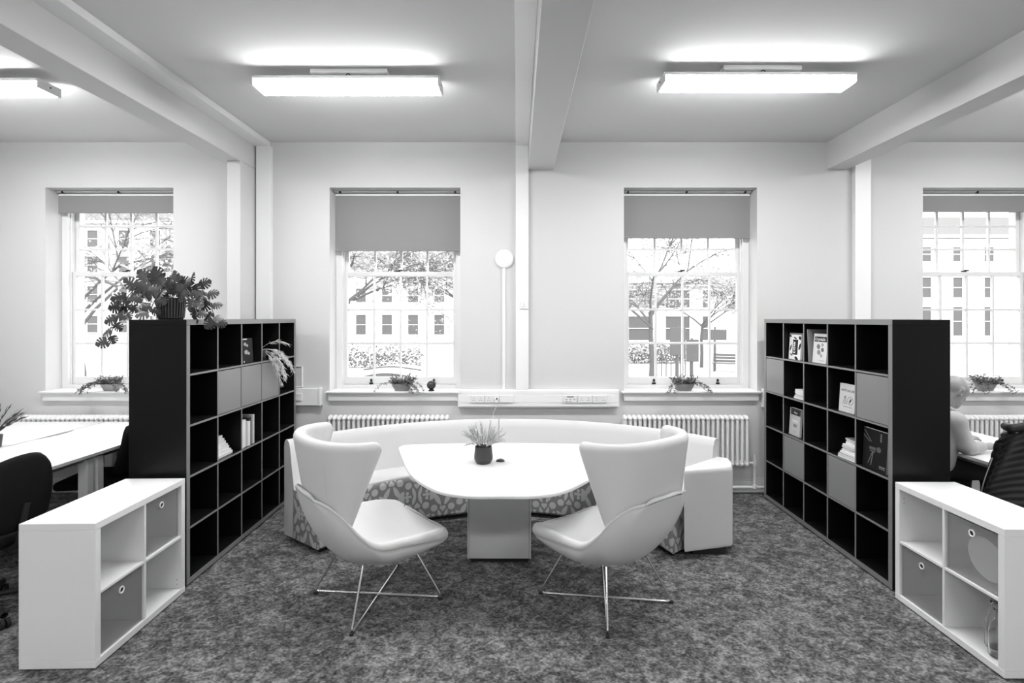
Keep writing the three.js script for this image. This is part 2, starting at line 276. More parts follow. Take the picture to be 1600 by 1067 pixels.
// ---------------------------------------------------------------- radiators (each section a part)
function radiator(x0, x1, label, valve) {
  const t = thing('radiator', label, 'radiator', [x0, 0.305, WZ + 0.102], 0, 'white column radiators under the windows');
  const n = Math.round((x1 - x0) / 0.05), h = 0.525;
  const oval = (y, rz) => new THREE.SphereGeometry(1, 14, 8).scale(0.0245, 0.034, rz).translate(0, y, 0);
  const RM = M.radiator || (M.radiator = grey(0.86, 0.35));
  const sec = merge([oval(h - 0.03, 0.07), oval(0.03, 0.07), ...[-0.045, 0, 0.045].map((z) => cyl(0.0155, 0.0155, h - 0.07, 0, h / 2, z, 10)),
    cyl(0.012, 0.012, 0.05, 0, 0, 0, 8).rotateZ(Math.PI / 2).translate(0, h - 0.03, 0), cyl(0.012, 0.012, 0.05, 0, 0, 0, 8).rotateZ(Math.PI / 2).translate(0, 0.03, 0)]);
  for (let i = 0; i < n; i++) { const s = part('section', sec, RM, t); s.position.x = (i + 0.5) * (x1 - x0) / n; }
  const W = x1 - x0;
  if (valve) {
    part('valve', [cyl(0.013, 0.013, 0.07, 0, 0, 0, 12).rotateZ(Math.PI / 2).translate(W + 0.03, 0.03, 0), cyl(0.02, 0.02, 0.05, W + 0.072, 0.03, 0, 14), cyl(0.011, 0.014, 0.06, W + 0.072, 0.085, 0, 12), cyl(0.017, 0.017, 0.02, W + 0.072, -0.01, 0, 6)], M.gloss, t);
    part('supply_pipe', [cyl(0.012, 0.012, 0.21, W + 0.072, -0.115, 0, 12), cyl(0.018, 0.018, 0.04, W + 0.072, -0.215, 0, 12)], M.gloss, t);
    part('floor_pipe', cyl(0.017, 0.017, W + 0.5, 0, 0, 0, 12).rotateZ(Math.PI / 2).translate(W / 2 + 0.05, -0.232, -0.03), M.gloss, t);
  }
  for (const s of [0.15, 0.85]) part('wall_bracket', [rb(0.02, 0.05, 0.06, 0.004, W * s, h - 0.05, -0.068), rb(0.02, 0.03, 0.07, 0.004, W * s, 0.03, -0.064)], M.gloss, t);
}
radiator(-5.14, -3.5, 'white column radiator behind the white desks on the left', false);
radiator(-1.96, -0.70, 'white column radiator behind the left half of the curved sofa', false);
radiator(1.09, 2.39, 'white column radiator behind the right half of the sofa, with floor valve', true);
radiator(4.2, 5.55, 'white column radiator behind the seated person', false);

// ---------------------------------------------------------------- bookcases
const SH = 1.825, SD = 0.39, CELL = (SH - 0.076 - 0.064) / 5;
function bookcase(sgn, pos, turn, label, doors) {              // front at local x = 0, facing +x (sgn 1) or -x (sgn -1); near end z = 0
  const t = thing('bookcase', label, 'bookcase', pos, turn, 'black cube bookcases'), bxx = (a, b, y0, y1, z0, z1, r = 0.002) => sgn > 0 ? rbb(-b, -a, y0, y1, z0, z1, r) : rbb(a, b, y0, y1, z0, z1, r);
  const E = 0.0025;
  const board = (name, y0, y1, z0, z1) => { const p = part(name, bxx(E, SD, y0, y1, z0, z1), M.shelf, t); part('front_sheen_strip', bxx(0, E + 0.001, y0 + 0.001, y1 - 0.001, z0 + 0.001, z1 - 0.001, 0.0005), M.shelfEdgeSheen, p); };  // thin paler strip paints the light reflected off each black board front
  board('top_panel', SH - 0.038, SH, -SH, 0); board('bottom_panel', 0.012, 0.05, -SH, 0);
  board('side_panel', 0.05, SH - 0.038, -0.038, 0); board('side_panel', 0.05, SH - 0.038, -SH, -SH + 0.038);
  const y = (r) => 0.05 - 0.012 + (SH - 0.05 - 0.038 + 0.012 - 0.064) / 5 * r;
  const rows = []; const ch = (SH - 0.038 - 0.05 - 0.064) / 5; for (let r = 0; r < 5; r++) rows.push(0.05 + r * (ch + 0.016));
  const cols = []; for (let c = 0; c < 5; c++) cols.push(-0.038 - c * (CELL + 0.016));
  for (let r = 1; r < 5; r++) board('shelf_board', rows[r] - 0.016, rows[r], -SH + 0.038, -0.038);
  for (let c = 1; c < 5; c++) for (let r = 0; r < 5; r++) board('divider', rows[r], rows[r] + ch, cols[c], cols[c] + 0.016);
  part('back_panel', bxx(SD - 0.006, SD - 0.001, 0.05, SH - 0.038, -SH + 0.03, -0.03, 0.001), M.shelf, t);
  part('foot_strip', bxx(0.03, SD - 0.02, 0, 0.013, -SH + 0.02, -0.02, 0.002), M.rubber, t);
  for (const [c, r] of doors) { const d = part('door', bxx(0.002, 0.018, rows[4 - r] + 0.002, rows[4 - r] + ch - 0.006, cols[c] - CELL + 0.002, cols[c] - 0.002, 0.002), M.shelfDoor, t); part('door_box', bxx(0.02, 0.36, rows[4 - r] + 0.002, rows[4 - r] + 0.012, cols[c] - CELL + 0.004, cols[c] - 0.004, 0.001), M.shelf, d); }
  t.updateMatrixWorld();
  // a point in a cell: column from the near end, row from the top, depth behind the front, offset along z (positive = nearer)
  t.userData.at = (c, r, depth, dz = 0, dy = 0) => t.localToWorld(V(-sgn * depth, rows[4 - r] + dy, cols[c] - CELL / 2 + dz));
  return t;
}
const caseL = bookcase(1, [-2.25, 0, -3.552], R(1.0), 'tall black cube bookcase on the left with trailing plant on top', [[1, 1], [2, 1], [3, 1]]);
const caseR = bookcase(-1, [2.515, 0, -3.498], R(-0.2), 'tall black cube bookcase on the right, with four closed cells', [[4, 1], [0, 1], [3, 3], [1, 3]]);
const atL = caseL.userData.at, atR = caseR.userData.at; delete caseL.userData.at; delete caseR.userData.at;

// ---------------------------------------------------------------- white low cabinets
function lowCabinet(sgn, pos, turn, label) {
  const H = 0.765, L = 0.77, t = thing('low_cabinet', label, 'cabinet', pos, turn, 'white low cube cabinets'), B = (a, b, y0, y1, z0, z1, r = 0.002) => sgn > 0 ? rbb(-b, -a, y0, y1, z0, z1, r) : rbb(a, b, y0, y1, z0, z1, r);
  part('top_panel', B(-0.001, SD, H - 0.038, H, -L, 0, 0.003), M.white, t); part('bottom_panel', B(-0.001, SD, 0.008, 0.046, -L, 0, 0.003), M.white, t);
  part('side_panel', B(0, SD, 0.046, H - 0.038, -0.038, 0), M.white, t); part('side_panel', B(0, SD, 0.046, H - 0.038, -L, -L + 0.038), M.white, t);
  part('divider', B(0.002, SD, 0.046, H - 0.038, -L / 2 - 0.008, -L / 2 + 0.008), M.white, t);
  const mid = H / 2 + 0.004;
  part('shelf_board', B(0.002, SD, mid - 0.008, mid + 0.008, -L / 2 + 0.008, -0.038), M.white, t); part('shelf_board', B(0.002, SD, mid - 0.008, mid + 0.008, -L + 0.038, -L / 2 - 0.008), M.white, t);
  part('back_panel', B(SD - 0.006, SD - 0.001, 0.046, H - 0.038, -L + 0.03, -0.03), M.white, t);
  part('foot_strip', B(0.02, SD - 0.02, 0, 0.009, -L + 0.02, -0.02), M.rubber, t);
  for (const y of [0.075, 0.105, 0.64, 0.67]) part('peg_hole', cyl(0.003, 0.003, 0.001, 0, 0, 0, 8).rotateX(Math.PI / 2).translate(-sgn * 0.03, y, -L + 0.0385), M.stem, t);
  t.updateMatrixWorld(); const cw = L / 2 - 0.046;
  return (c, r, depth, dz = 0, dy = 0) => ({ p: t.localToWorld(V(-sgn * depth, (r ? 0.046 : mid + 0.008) + dy, (c ? -L + 0.038 + cw / 2 : -0.038 - cw / 2) + dz)), turn, cw, ch: (r ? mid - 0.008 - 0.046 : H - 0.038 - mid - 0.008), sgn });
}
const cabL = lowCabinet(1, [-2.2, 0, -2.72], R(1.6), 'low white cube cabinet in front of the left bookcase');
const cabR = lowCabinet(-1, [2.47, 0, -2.642], R(-0.2), 'low white cube cabinet in front of the right bookcase');
function storageBin(cell, label) {
  const t = thing('storage_bin', label, 'storage box', cell.p.toArray(), cell.turn, 'translucent storage bins'), w = cell.cw - 0.012, h = cell.ch - 0.012, d = 0.36, s = cell.sgn, k = 0.004;
  const X = (a, b) => s > 0 ? [-b, -a] : [a, b], face = new THREE.Shape(); const q = w / 2; face.moveTo(-q, 0.001); face.lineTo(q, 0.001); face.lineTo(q, h); face.lineTo(-q, h); face.closePath();
  const ho = new THREE.Path(); ho.absarc(0, h - 0.055, 0.014, 0, Math.PI * 2); face.holes.push(ho);
  part('front_panel', [new THREE.ExtrudeGeometry(face, { depth: k, bevelEnabled: false, curveSegments: 16 }).rotateY(s * Math.PI / 2).translate(-s * (k + 0.003) , 0, 0)], M.bin, t);
  part('bin_body', [rbb(...X(d - k, d), 0.001, h, -q, q, 0.001), rbb(...X(k + 0.004, d), 0.001, h, -q, -q + k, 0.001), rbb(...X(k + 0.004, d), 0.001, h, q - k, q, 0.001), rbb(...X(k + 0.004, d), 0.001, 0.006, -q, q, 0.001)], M.bin, t);
  part('front_rim', [rbb(...X(-0.001, 0.003), 0.001, 0.012, -q, q, 0.001), rbb(...X(-0.001, 0.003), 0.001, h, -q, -q + 0.010, 0.001), rbb(...X(-0.001, 0.003), 0.001, h, q - 0.01, q, 0.001)], M.bin, t);
  part('eyelet', new THREE.TorusGeometry(0.0165, 0.0042, 10, 28).rotateY(Math.PI / 2).translate(-s * 0.001, h - 0.055, 0), M.white, t);
  part('eyelet_hole_shade', cyl(0.0138, 0.0138, 0.003, 0, 0, 0, 20).rotateZ(Math.PI / 2).translate(-s * 0.004, h - 0.055, 0), M.black, t);  // black disc paints the shade inside the bin behind the eyelet hole
  return t;
}
storageBin(cabL(0, 1, 0.012), 'grey translucent bin in the lower near cell of the left white cabinet');
storageBin(cabL(1, 0, 0.02), 'grey translucent bin in the upper far cell of the left white cabinet');
storageBin(cabR(0, 0, 0.012), 'grey translucent bin in the upper near cell of the right white cabinet');
storageBin(cabR(1, 1, 0.012), 'grey translucent bin in the lower far cell of the right white cabinet');
{ // what shows through the bins, and the bottles
  let c = cabR(0, 0, 0.06, 0, 0.012);
  const pl = thing('plate', 'pale round plate standing inside the upper bin of the right cabinet', 'plate', c.p.toArray(), c.turn);
  part('plate_body', lathe([[0.001, 0.006], [0.07, 0.006], [0.115, 0.016], [0.118, 0.013], [0.075, 0], [0.001, 0]], 40).rotateZ(Math.PI / 2 + 0.12).translate(0.03, 0.122, 0.02), M.paper, pl); part('foot_ring', lathe([[0.05, 0.006], [0.054, 0.012], [0.058, 0.006]], 32).rotateZ(Math.PI / 2 + 0.12).translate(0.034, 0.122, 0.02), M.paper, pl);
  c = cabR(0, 0, 0.12, -0.05, 0.012);
  const db = thing('carton', 'dark carton with a pale label inside the upper bin of the right cabinet', 'carton', c.p.toArray(), c.turn);
  part('carton_body', rb(0.14, 0.11, 0.16, 0.004, 0.07, 0.055, 0), M.midCover, db); part('carton_label', bx(0.001, 0.045, 0.06, -0.0012, 0.075, -0.03), M.paper, db);
  c = cabR(1, 1, 0.10, 0.05, 0.012);
  const cs = thing('cup_stack', 'stack of pale cups inside the lower bin of the right cabinet', 'cups', c.p.toArray(), c.turn);
  for (let i = 0; i < 4; i++) part('cup', lathe([[0.03, 0], [0.042, 0.09], [0.045, 0.092], [0.043, 0.096], [0.038, 0.09], [0.028, 0.004], [0.001, 0.004]], 24).translate(0.06, i * 0.04, 0.02), M.paper, cs);
  const bottle = (cell, label) => { const t = thing('glass_bottle', label, 'bottle', cell.p.toArray(), 0, 'clear glass bottles');
    part('bottle_glass', lathe([[0.001, 0.006], [0.038, 0.004], [0.042, 0.012], [0.042, 0.13], [0.036, 0.165], [0.018, 0.20], [0.0155, 0.235], [0.019, 0.245], [0.019, 0.252], [0.0135, 0.252], [0.013, 0.236], [0.0155, 0.20], [0.033, 0.163], [0.0385, 0.13], [0.0385, 0.014], [0.03, 0.012], [0.001, 0.013]], 32), M.clearGlass, t);
    part('bottle_stopper', [cyl(0.0125, 0.0115, 0.02, 0, 0.251, 0, 16), cyl(0.017, 0.017, 0.012, 0, 0.265, 0, 16)], M.midCover, t); };
  bottle(cabR(0, 1, 0.12, 0.02), 'clear glass bottle at the back in the right white cabinet');
  bottle(cabR(0, 1, 0.07, 0.095), 'clear glass bottle nearest the edge in the right white cabinet');
}

// ---------------------------------------------------------------- books
const ORD = ['lowest', 'second', 'third', 'fourth', 'fifth', 'sixth', 'seventh', 'eighth', 'ninth', 'tenth'];
const nth = (i, n) => (i === n - 1 ? 'topmost book' : i ? ORD[i] + ' book from the bottom' : 'lowest book') + ' of the ';
function book(pos, turn, lean, w, h, th, opt, label, group) {   // upright: spine plane faces +x before turning; width along x (depth), thickness along z
  const t = thing('book', label, 'book', pos.toArray(), turn, group); const g = new THREE.Group(); 
  const cm = opt.cover || M.cover, q = opt.flat ? 1 : 0;
  const tf = (geo) => { if (opt.flat) geo.rotateX(-Math.PI / 2).translate(0, th / 2, 0); else geo.translate(0, h / 2, 0); if (lean) geo.rotateX(lean); return geo; };
  const inner = bx(w - 0.006, h - 0.006, th - 0.003, -0.002, 0, 0);
  part('cover_boards', [tf(rb(w, h, 0.002, 0.0008, 0, 0, th / 2 - 0.001)), tf(rb(w, h, 0.002, 0.0008, 0, 0, -th / 2 + 0.001)), tf(rb(0.002, h, th, 0.0008, w / 2 - 0.001, 0, 0))], cm, t);
  part('pages', tf(inner), M.paper, t);
  if (opt.print) part('cover_print', tf(new THREE.PlaneGeometry(w - 0.001, h - 0.001).translate(0, 0, th / 2 + 0.0006)), opt.print, t);
  return t;
}
const printMat = (draw) => new THREE.MeshPhysicalMaterial({ roughness: 0.6, specularIntensity: 0.5, map: canvas(256, 340, draw) });
const cow = printMat((c, w, h) => {
  c.fillStyle = '#e8e8e8'; c.fillRect(0, 0, w, h); c.fillStyle = '#666'; c.fillRect(0, 0, w, 20); c.fillStyle = '#111';
  const blob = (x, y, a, b) => { c.beginPath(); c.ellipse(x, y, a, b, 0.4, 0, 7); c.fill(); };
  blob(20, 40, 22, 14); blob(228, 60, 30, 22); blob(36, 190, 14, 44); blob(232, 170, 20, 46); blob(60, 280, 26, 12); blob(170, 322, 40, 20); blob(130, 66, 40, 10);
  c.fillStyle = '#fff'; c.fillRect(70, 78, 128, 206); c.fillStyle = '#161616'; c.fillRect(76, 84, 116, 194); c.save(); c.translate(118, 262); c.rotate(-Math.PI / 2); c.fillStyle = '#fff'; c.font = 'bold 66px sans-serif'; c.fillText('COW', 0, 18); c.restore();
});
const crystals = printMat((c, w, h) => {
  c.fillStyle = '#d9d9d9'; c.fillRect(0, 0, w, h); c.fillStyle = '#0c0c0c'; c.fillRect(18, 34, w - 18, 60); c.fillStyle = '#fff'; c.font = 'bold 46px serif'; c.fillText('Crystals', 28, 80);
  for (const [x, y, r, f] of [[98, 150, 34, '#777'], [170, 128, 22, '#999'], [176, 184, 28, '#6a6a6a'], [112, 216, 34, '#8d8d8d'], [160, 252, 24, '#a5a5a5']]) { c.fillStyle = f; c.beginPath(); c.ellipse(x, y, r, r * 0.85, 0.3, 0, 7); c.fill(); }
  c.fillStyle = '#999'; c.fillRect(120, 306, 110, 6);
});
const plan = printMat((c, w, h) => {
  c.fillStyle = '#cfcfcf'; c.fillRect(0, 0, w, h); c.fillStyle = '#333'; c.font = 'bold 38px sans-serif'; c.fillText('ANTI-SOLAR', 24, 92); c.strokeStyle = '#444'; c.lineWidth = 5;
  c.strokeRect(84, 150, 26, 90); c.beginPath(); c.moveTo(60, 246); c.lineTo(96, 150); c.lineTo(130, 246); c.stroke(); c.beginPath(); c.arc(184, 196, 46, 0, 7); c.stroke(); c.fillStyle = '#444'; c.beginPath(); c.ellipse(184, 196, 12, 30, 0.5, 0, 7); c.fill(); c.fillRect(70, 272, 150, 5);
});
const flora = printMat((c, w, h) => {
  c.fillStyle = '#b9b9b9'; c.fillRect(0, 0, w, h); c.fillStyle = '#3a3a3a'; c.fillRect(20, 0, w - 20, 84); c.fillStyle = '#111'; c.fillRect(70, 30, 150, 48); c.fillStyle = '#eee'; c.font = 'bold 36px sans-serif'; c.fillText('Flora', 96, 66);
  c.fillStyle = '#eee'; c.font = 'bold 40px serif'; c.fillText('Spring', 70, 168); c.fillStyle = '#808080'; c.beginPath(); c.ellipse(140, 214, 46, 20, 0, 0, 7); c.fill(); c.fillRect(100, 290, 70, 5);
});
const tripod = printMat((c, w, h) => {
  c.fillStyle = '#0a0a0a'; c.fillRect(0, 0, w, h); c.strokeStyle = '#777'; c.lineWidth = 7; c.beginPath(); c.moveTo(10, 20); c.lineTo(90, 110); c.moveTo(0, 60); c.lineTo(70, 110); c.stroke();
  c.fillStyle = '#5a5a5a'; c.fillRect(70, 150, 70, 24); c.beginPath(); c.arc(170, 160, 24, 0, 7); c.fill(); c.fillRect(78, 180, 56, 12); c.beginPath(); c.moveTo(106, 192); c.lineTo(60, 300); c.moveTo(112, 192); c.lineTo(92, 310); c.stroke(); c.fillStyle = '#666'; c.fillRect(180, 20, 18, 70); c.fillStyle = '#8a8a8a'; c.fillRect(180, 290, 60, 10); c.fillRect(180, 306, 60, 6);
});
const FR = -Math.PI / 2;   // cover (local +z) turned to face -x (right bookcase front)
const faceOut = (c, r, depth, dz, w, h, th, lean, pm, label) => book(atR(c, r, depth, dz), FR, lean, w, h, th, { print: pm }, label);
faceOut(3, 0, 0.045, -0.045, 0.2, 0.245, 0.02, -0.06, cow, 'book with black-and-white patches and the word COW on its cover');
faceOut(2, 0, 0.05, -0.005, 0.2, 0.25, 0.028, -0.08, crystals, 'pale book with a black title band and grey round stones on its cover');
book(atR(2, 0, 0.115, -0.121), Math.PI, 0.08, 0.2, 0.285, 0.012, { cover: M.midCover }, 'thin dark book leaning beside the pale book with round stones');
faceOut(1, 1, 0.05, 0.0, 0.19, 0.22, 0.014, -0.06, plan, 'pale book with line drawings on its cover, in the second row');
faceOut(3, 2, 0.045, -0.05, 0.18, 0.25, 0.02, -0.06, flora, 'pale book with a dark title band, in the third row');
faceOut(0, 2, 0.04, -0.02, 0.25, 0.285, 0.018, -0.05, tripod, 'large black book with a camera on a tripod on its cover');
const stackR = (c, r, depth, dz, n, th, w, h, label, group) => { let y = 0; for (let i = 0; i < n; i++) { const t = th * rr(0.8, 1.2); book(atR(c, r, depth + rr(-0.012, 0.012) + i * 0.004, dz + rr(-0.006, 0.006) + i * 0.004, y), FR + rr(-0.05, 0.05) + Math.PI / 2 * 0, 0, w, h, t, { flat: true, cover: i % 4 === 1 ? M.midCover : M.cover }, nth(i, n) + label, group); y += t; } };
stackR(3, 1, 0.13, 0.05, 5, 0.018, 0.19, 0.22, 'small flat stack in the second row, right bookcase', 'small flat stack in the right bookcase');
stackR(1, 2, 0.13, 0.05, 10, 0.016, 0.2, 0.24, 'tall flat stack in the third row, right bookcase', 'tall flat stack in the right bookcase');
book(atL(0, 0, 0.13, 0.135), 0, 0, 0.17, 0.225, 0.014, {}, 'taller of two thin pale books at the near end of the left bookcase');
book(atL(0, 0, 0.13, 0.115), 0, -0.05, 0.17, 0.215, 0.011, { cover: M.midCover }, 'darker of two thin books at the near end of the left bookcase');
book(atL(2, 0, 0.05, 0.0), Math.PI / 2, -0.05, 0.17, 0.21, 0.03, { cover: M.darkCover, print: printMat((c, w, h) => { c.fillStyle = '#0d0d0d'; c.fillRect(0, 0, w, h); c.fillStyle = '#cfcfcf'; c.fillRect(20, 4, 100, 16); c.fillStyle = '#999'; for (const [x, y, a] of [[70, 80, 34], [120, 100, 26], [90, 190, 44], [150, 210, 30]]) { c.beginPath(); c.ellipse(x, y, a, a * 0.7, 0, 0, 7); c.fill(); } c.fillStyle = '#eee'; c.fillRect(20, 310, 20, 20); }) }, 'dark book with grey figures on its cover, top row of the left bookcase');
{ let y = 0; for (let i = 0; i < 7; i++) { const th = rr(0.016, 0.026); book(atL(1, 2, 0.12 + i * 0.006, 0.02 + i * 0.002, y), rr(-0.05, 0.05) + 0.0, 0, 0.17 - i * 0.006, 0.24 - i * 0.012, th, { flat: true, cover: M.cover }, nth(i, 7) + 'flat stack in the third row, left bookcase', 'flat stack in the left bookcase'); y += th; } }
[[0.045, 0.235, M.cover], [0.05, 0.23, M.cover], [0.018, 0.18, M.cover], [0.045, 0.205, M.cover], [0.03, 0.235, M.darkCover], [0.024, 0.25, M.midCover], [0.016, 0.25, M.cover]].reduce((z, [th, h, m], i) => {
  book(atL(2, 2, 0.10 + (i % 3) * 0.008, z - th / 2), 0, 0, 0.17, h, th - 0.001, { cover: m }, ['pale tall book nearest the camera in the upright row', 'thick pale second book in the upright row', 'shortest thin pale book in the upright row', 'white medium book in the middle of the upright row', 'black thin book in the upright row', 'grey tallest book near the far end of the upright row', 'white thin book at the far end of the upright row'][i] + ', left bookcase', 'upright books in the left bookcase');
  return z - th;
}, 0.16);

// ---------------------------------------------------------------- curved sofa
const patternTex = canvas(512, 512, (c, w) => {
  c.fillStyle = '#858585'; c.fillRect(0, 0, w, w); c.fillStyle = '#c2c2c2';
  const petal = (x, y, a, b, rot) => { c.save(); c.translate(x, y); c.rotate(rot); c.beginPath(); c.moveTo(-a, 0); c.quadraticCurveTo(0, -b, a, 0); c.quadraticCurveTo(0, b, -a, 0); c.fill(); c.restore(); };
  const disc = (x, y, r) => { c.beginPath(); c.arc(x, y, r, 0, 7); c.fill(); };
  const drop = (x, y, r, s) => { disc(x, y, r); c.beginPath(); c.moveTo(x - r * 0.95, y + s * r * 0.3); c.lineTo(x, y + s * r * 2); c.lineTo(x + r * 0.95, y + s * r * 0.3); c.fill(); };
  const heart = (x, y, r) => { disc(x - r * 0.55, y, r * 0.72); disc(x + r * 0.55, y, r * 0.72); c.beginPath(); c.moveTo(x - r * 1.2, y + r * 0.3); c.lineTo(x, y + r * 1.7); c.lineTo(x + r * 1.2, y + r * 0.3); c.fill(); };
  const unit = (ox, oy, flip) => {
    c.save(); c.translate(ox, oy); if (flip) { c.scale(1, -1); }
    petal(-52, -66, 74, 46, R(62)); petal(52, -66, 74, 46, R(-62)); disc(-86, 20, 34); disc(86, 20, 34); heart(0, 22, 24); petal(-30, 96, 60, 34, R(75)); petal(30, 96, 60, 34, R(105)); drop(-98, 92, 17, 1); drop(98, 92, 17, 1);
    c.beginPath(); c.moveTo(-128, -128); c.arc(-128, -128, 62, 0, Math.PI / 2); c.fill(); c.beginPath(); c.moveTo(128, -128); c.arc(128, -128, 62, Math.PI / 2, Math.PI); c.fill();
    c.fillRect(-126, 116, 70, 12); c.fillRect(56, 116, 70, 12);
    c.fillStyle = '#858585'; drop(0, -60, 9, -1); c.fillStyle = '#c2c2c2'; c.restore();
  };
  for (const [i, j] of [[0, 0], [1, 1]]) unit(128 + 256 * i, 128 + 256 * j, false); for (const [i, j] of [[1, 0], [0, 1]]) unit(128 + 256 * i, 128 + 256 * j, true);
}, [1 / 0.46, 1 / 0.46]);
M.pattern = new THREE.MeshPhysicalMaterial({ map: patternTex, roughness: 0.9 });
const SC = { x: -0.10, z: -2.93 };
function arcSweep(prof, t0, t1, n) {                            // prof(theta) -> closed outline of [r, y]
  const at = (r, y, t) => [SC.x + r * Math.sin(t), y, SC.z - r * Math.cos(t)], p = [], uv = [], push = (a, u, v) => { p.push(...a); uv.push(u, v); };
  for (let i = 0; i < n; i++) {
    const ta = lerp(t0, t1, i / n), tb = lerp(t0, t1, (i + 1) / n), A = prof(ta), B = prof(tb);
    let s = 0;
    for (let k = 0; k < A.length; k++) {
      const q = (k + 1) % A.length, d = Math.hypot(A[q][0] - A[k][0], A[q][1] - A[k][1]), ua = ta * 1.85, ub = tb * 1.85, P = [at(...A[k], ta), at(...A[q], ta), at(...B[q], tb), at(...B[k], tb)];
      push(P[0], ua, s); push(P[1], ua, s + d); push(P[2], ub, s + d); push(P[0], ua, s); push(P[2], ub, s + d); push(P[3], ub, s); s += d;
    }
  }
  for (const [t, rev] of [[t0, false], [t1, true]]) {
    const A = prof(t), tr = THREE.ShapeUtils.triangulateShape(A.map((a) => new THREE.Vector2(...a)), []);
    for (const f of tr) for (const k of rev ? f : [...f].reverse()) push(at(...A[k], t), A[k][0], A[k][1] - 0.035);
  }
  const g = new THREE.BufferGeometry(); g.setAttribute('position', new THREE.Float32BufferAttribute(p, 3)); g.setAttribute('uv', new THREE.Float32BufferAttribute(uv, 2));
  g.computeVertexNormals(); return toCreasedNormals(g, R(38));
}
function sofaHalf(t0, t1, k, label, arm) {
  const t = thing('curved_sofa', label, 'sofa', [0, 0, 0], 0, 'two halves of the curved sofa'), end = Math.max(Math.abs(t0), Math.abs(t1));
  const rin = (th) => 1.885 - k * (th / end) ** 2, n = 30, RB = 2.18;
  part('seat_base', arcSweep((th) => [[rin(th) + 0.02, 0.04], [rin(th), 0.06], [rin(th), 0.395], [rin(th) + 0.012, 0.422], [rin(th) + 0.035, 0.435], [RB, 0.435], [RB, 0.04]], t0, t1, n), M.pattern, t);
  part('seat_pad', arcSweep((th) => [[rin(th) + 0.02, 0.425], [rin(th) + 0.024, 0.438], [rin(th) + 0.05, 0.449], [RB + 0.02, 0.45], [RB + 0.02, 0.42]], t0 + 0.006 * 1, t1 - 0.006, n), M.fabric, t);
  part('backrest', arcSweep(() => [[2.315, 0.04], [2.318, 0.77], [2.31, 0.81], [2.29, 0.828], [2.262, 0.828], [2.24, 0.81], [2.222, 0.76], [2.20, 0.62], [2.175, 0.50], [2.165, 0.44], [2.165, 0.04]].reverse(), t0, t1, n), M.fabric, t);
  part('plinth', arcSweep((th) => [[rin(th) + 0.06, 0], [rin(th) + 0.06, 0.042], [2.27, 0.042], [2.27, 0]], t0 + 0.02, t1 - 0.02, n), M.black, t);
  if (arm) {
    const s = new THREE.Shape([[1.268, -3.957], [1.675, -4.057], [1.735, -4.20], [1.76, -4.335], [1.68, -4.39], [1.30, -4.075]].map(([x, z]) => new THREE.Vector2(x, -z)));
    part('armrest', [new THREE.ExtrudeGeometry(s, { depth: 0.56, bevelEnabled: true, bevelSize: 0.018, bevelThickness: 0.03, bevelSegments: 4, bevelOffset: -0.018 }).rotateX(-Math.PI / 2).translate(0, 0.085, 0)], M.fabric, t);
    part('armrest_foot', [bb(1.36, 1.62, 0, 0.06, -4.22, -4.05)], M.black, t);
  }
  t.userData.seamless = undefined; delete t.userData.seamless; return t;
}
sofaHalf(R(-52.5), R(-2.2), 0.09, 'left half of the curved pale sofa, patterned front, open end', false);
sofaHalf(R(-1.9), R(51), 0.25, 'right half of the curved pale sofa, ending in a plain block arm', true);

// ---------------------------------------------------------------- table
{
  const t = thing('meeting_table', 'pale D-shaped meeting table on a grey panel pedestal', 'table', [-0.10, 0, -3.95]);
  const half = [[0, 0.735], [0.21, 0.728], [0.37, 0.66], [0.52, 0.50], [0.65, 0.28], [0.80, -0.13], [0.88, -0.38], [0.905, -0.48], [0.885, -0.545], [0.82, -0.575], [0.6, -0.605], [0.3, -0.63], [0, -0.64]];
  const pts = [...half, ...half.slice(1, -1).reverse().map(([x, z]) => [-x, z])].map(([x, z]) => V(x, -z, 0));
  const curve = new THREE.CatmullRomCurve3(pts, true, 'centripetal').getPoints(160).map((p) => new THREE.Vector2(p.x, p.y));
  part('table_top', [new THREE.ExtrudeGeometry(new THREE.Shape(curve), { depth: 0.008, bevelEnabled: true, bevelThickness: 0.009, bevelSize: 0.012, bevelOffset: -0.012, bevelSegments: 3 }).rotateX(-Math.PI / 2).translate(0, 0.740 - 0.017, 0)], M.tableTop, t);
  part('pedestal', [rbb(-0.262, 0.194, 0.032, 0.716, -0.36, 0.045, 0.008)], M.pedestal = grey(0.58, 0.8, { bumpMap: weave, bumpScale: 0.0005 }), t);
  part('pedestal_edge', [rbb(-0.272, -0.262, 0.032, 0.716, -0.36, 0.047, 0.002), rbb(0.194, 0.204, 0.032, 0.716, -0.36, 0.047, 0.002)], M.fabric, t);
  part('plinth', bb(-0.25, 0.185, 0, 0.034, -0.34, 0.02), M.black, t);
}

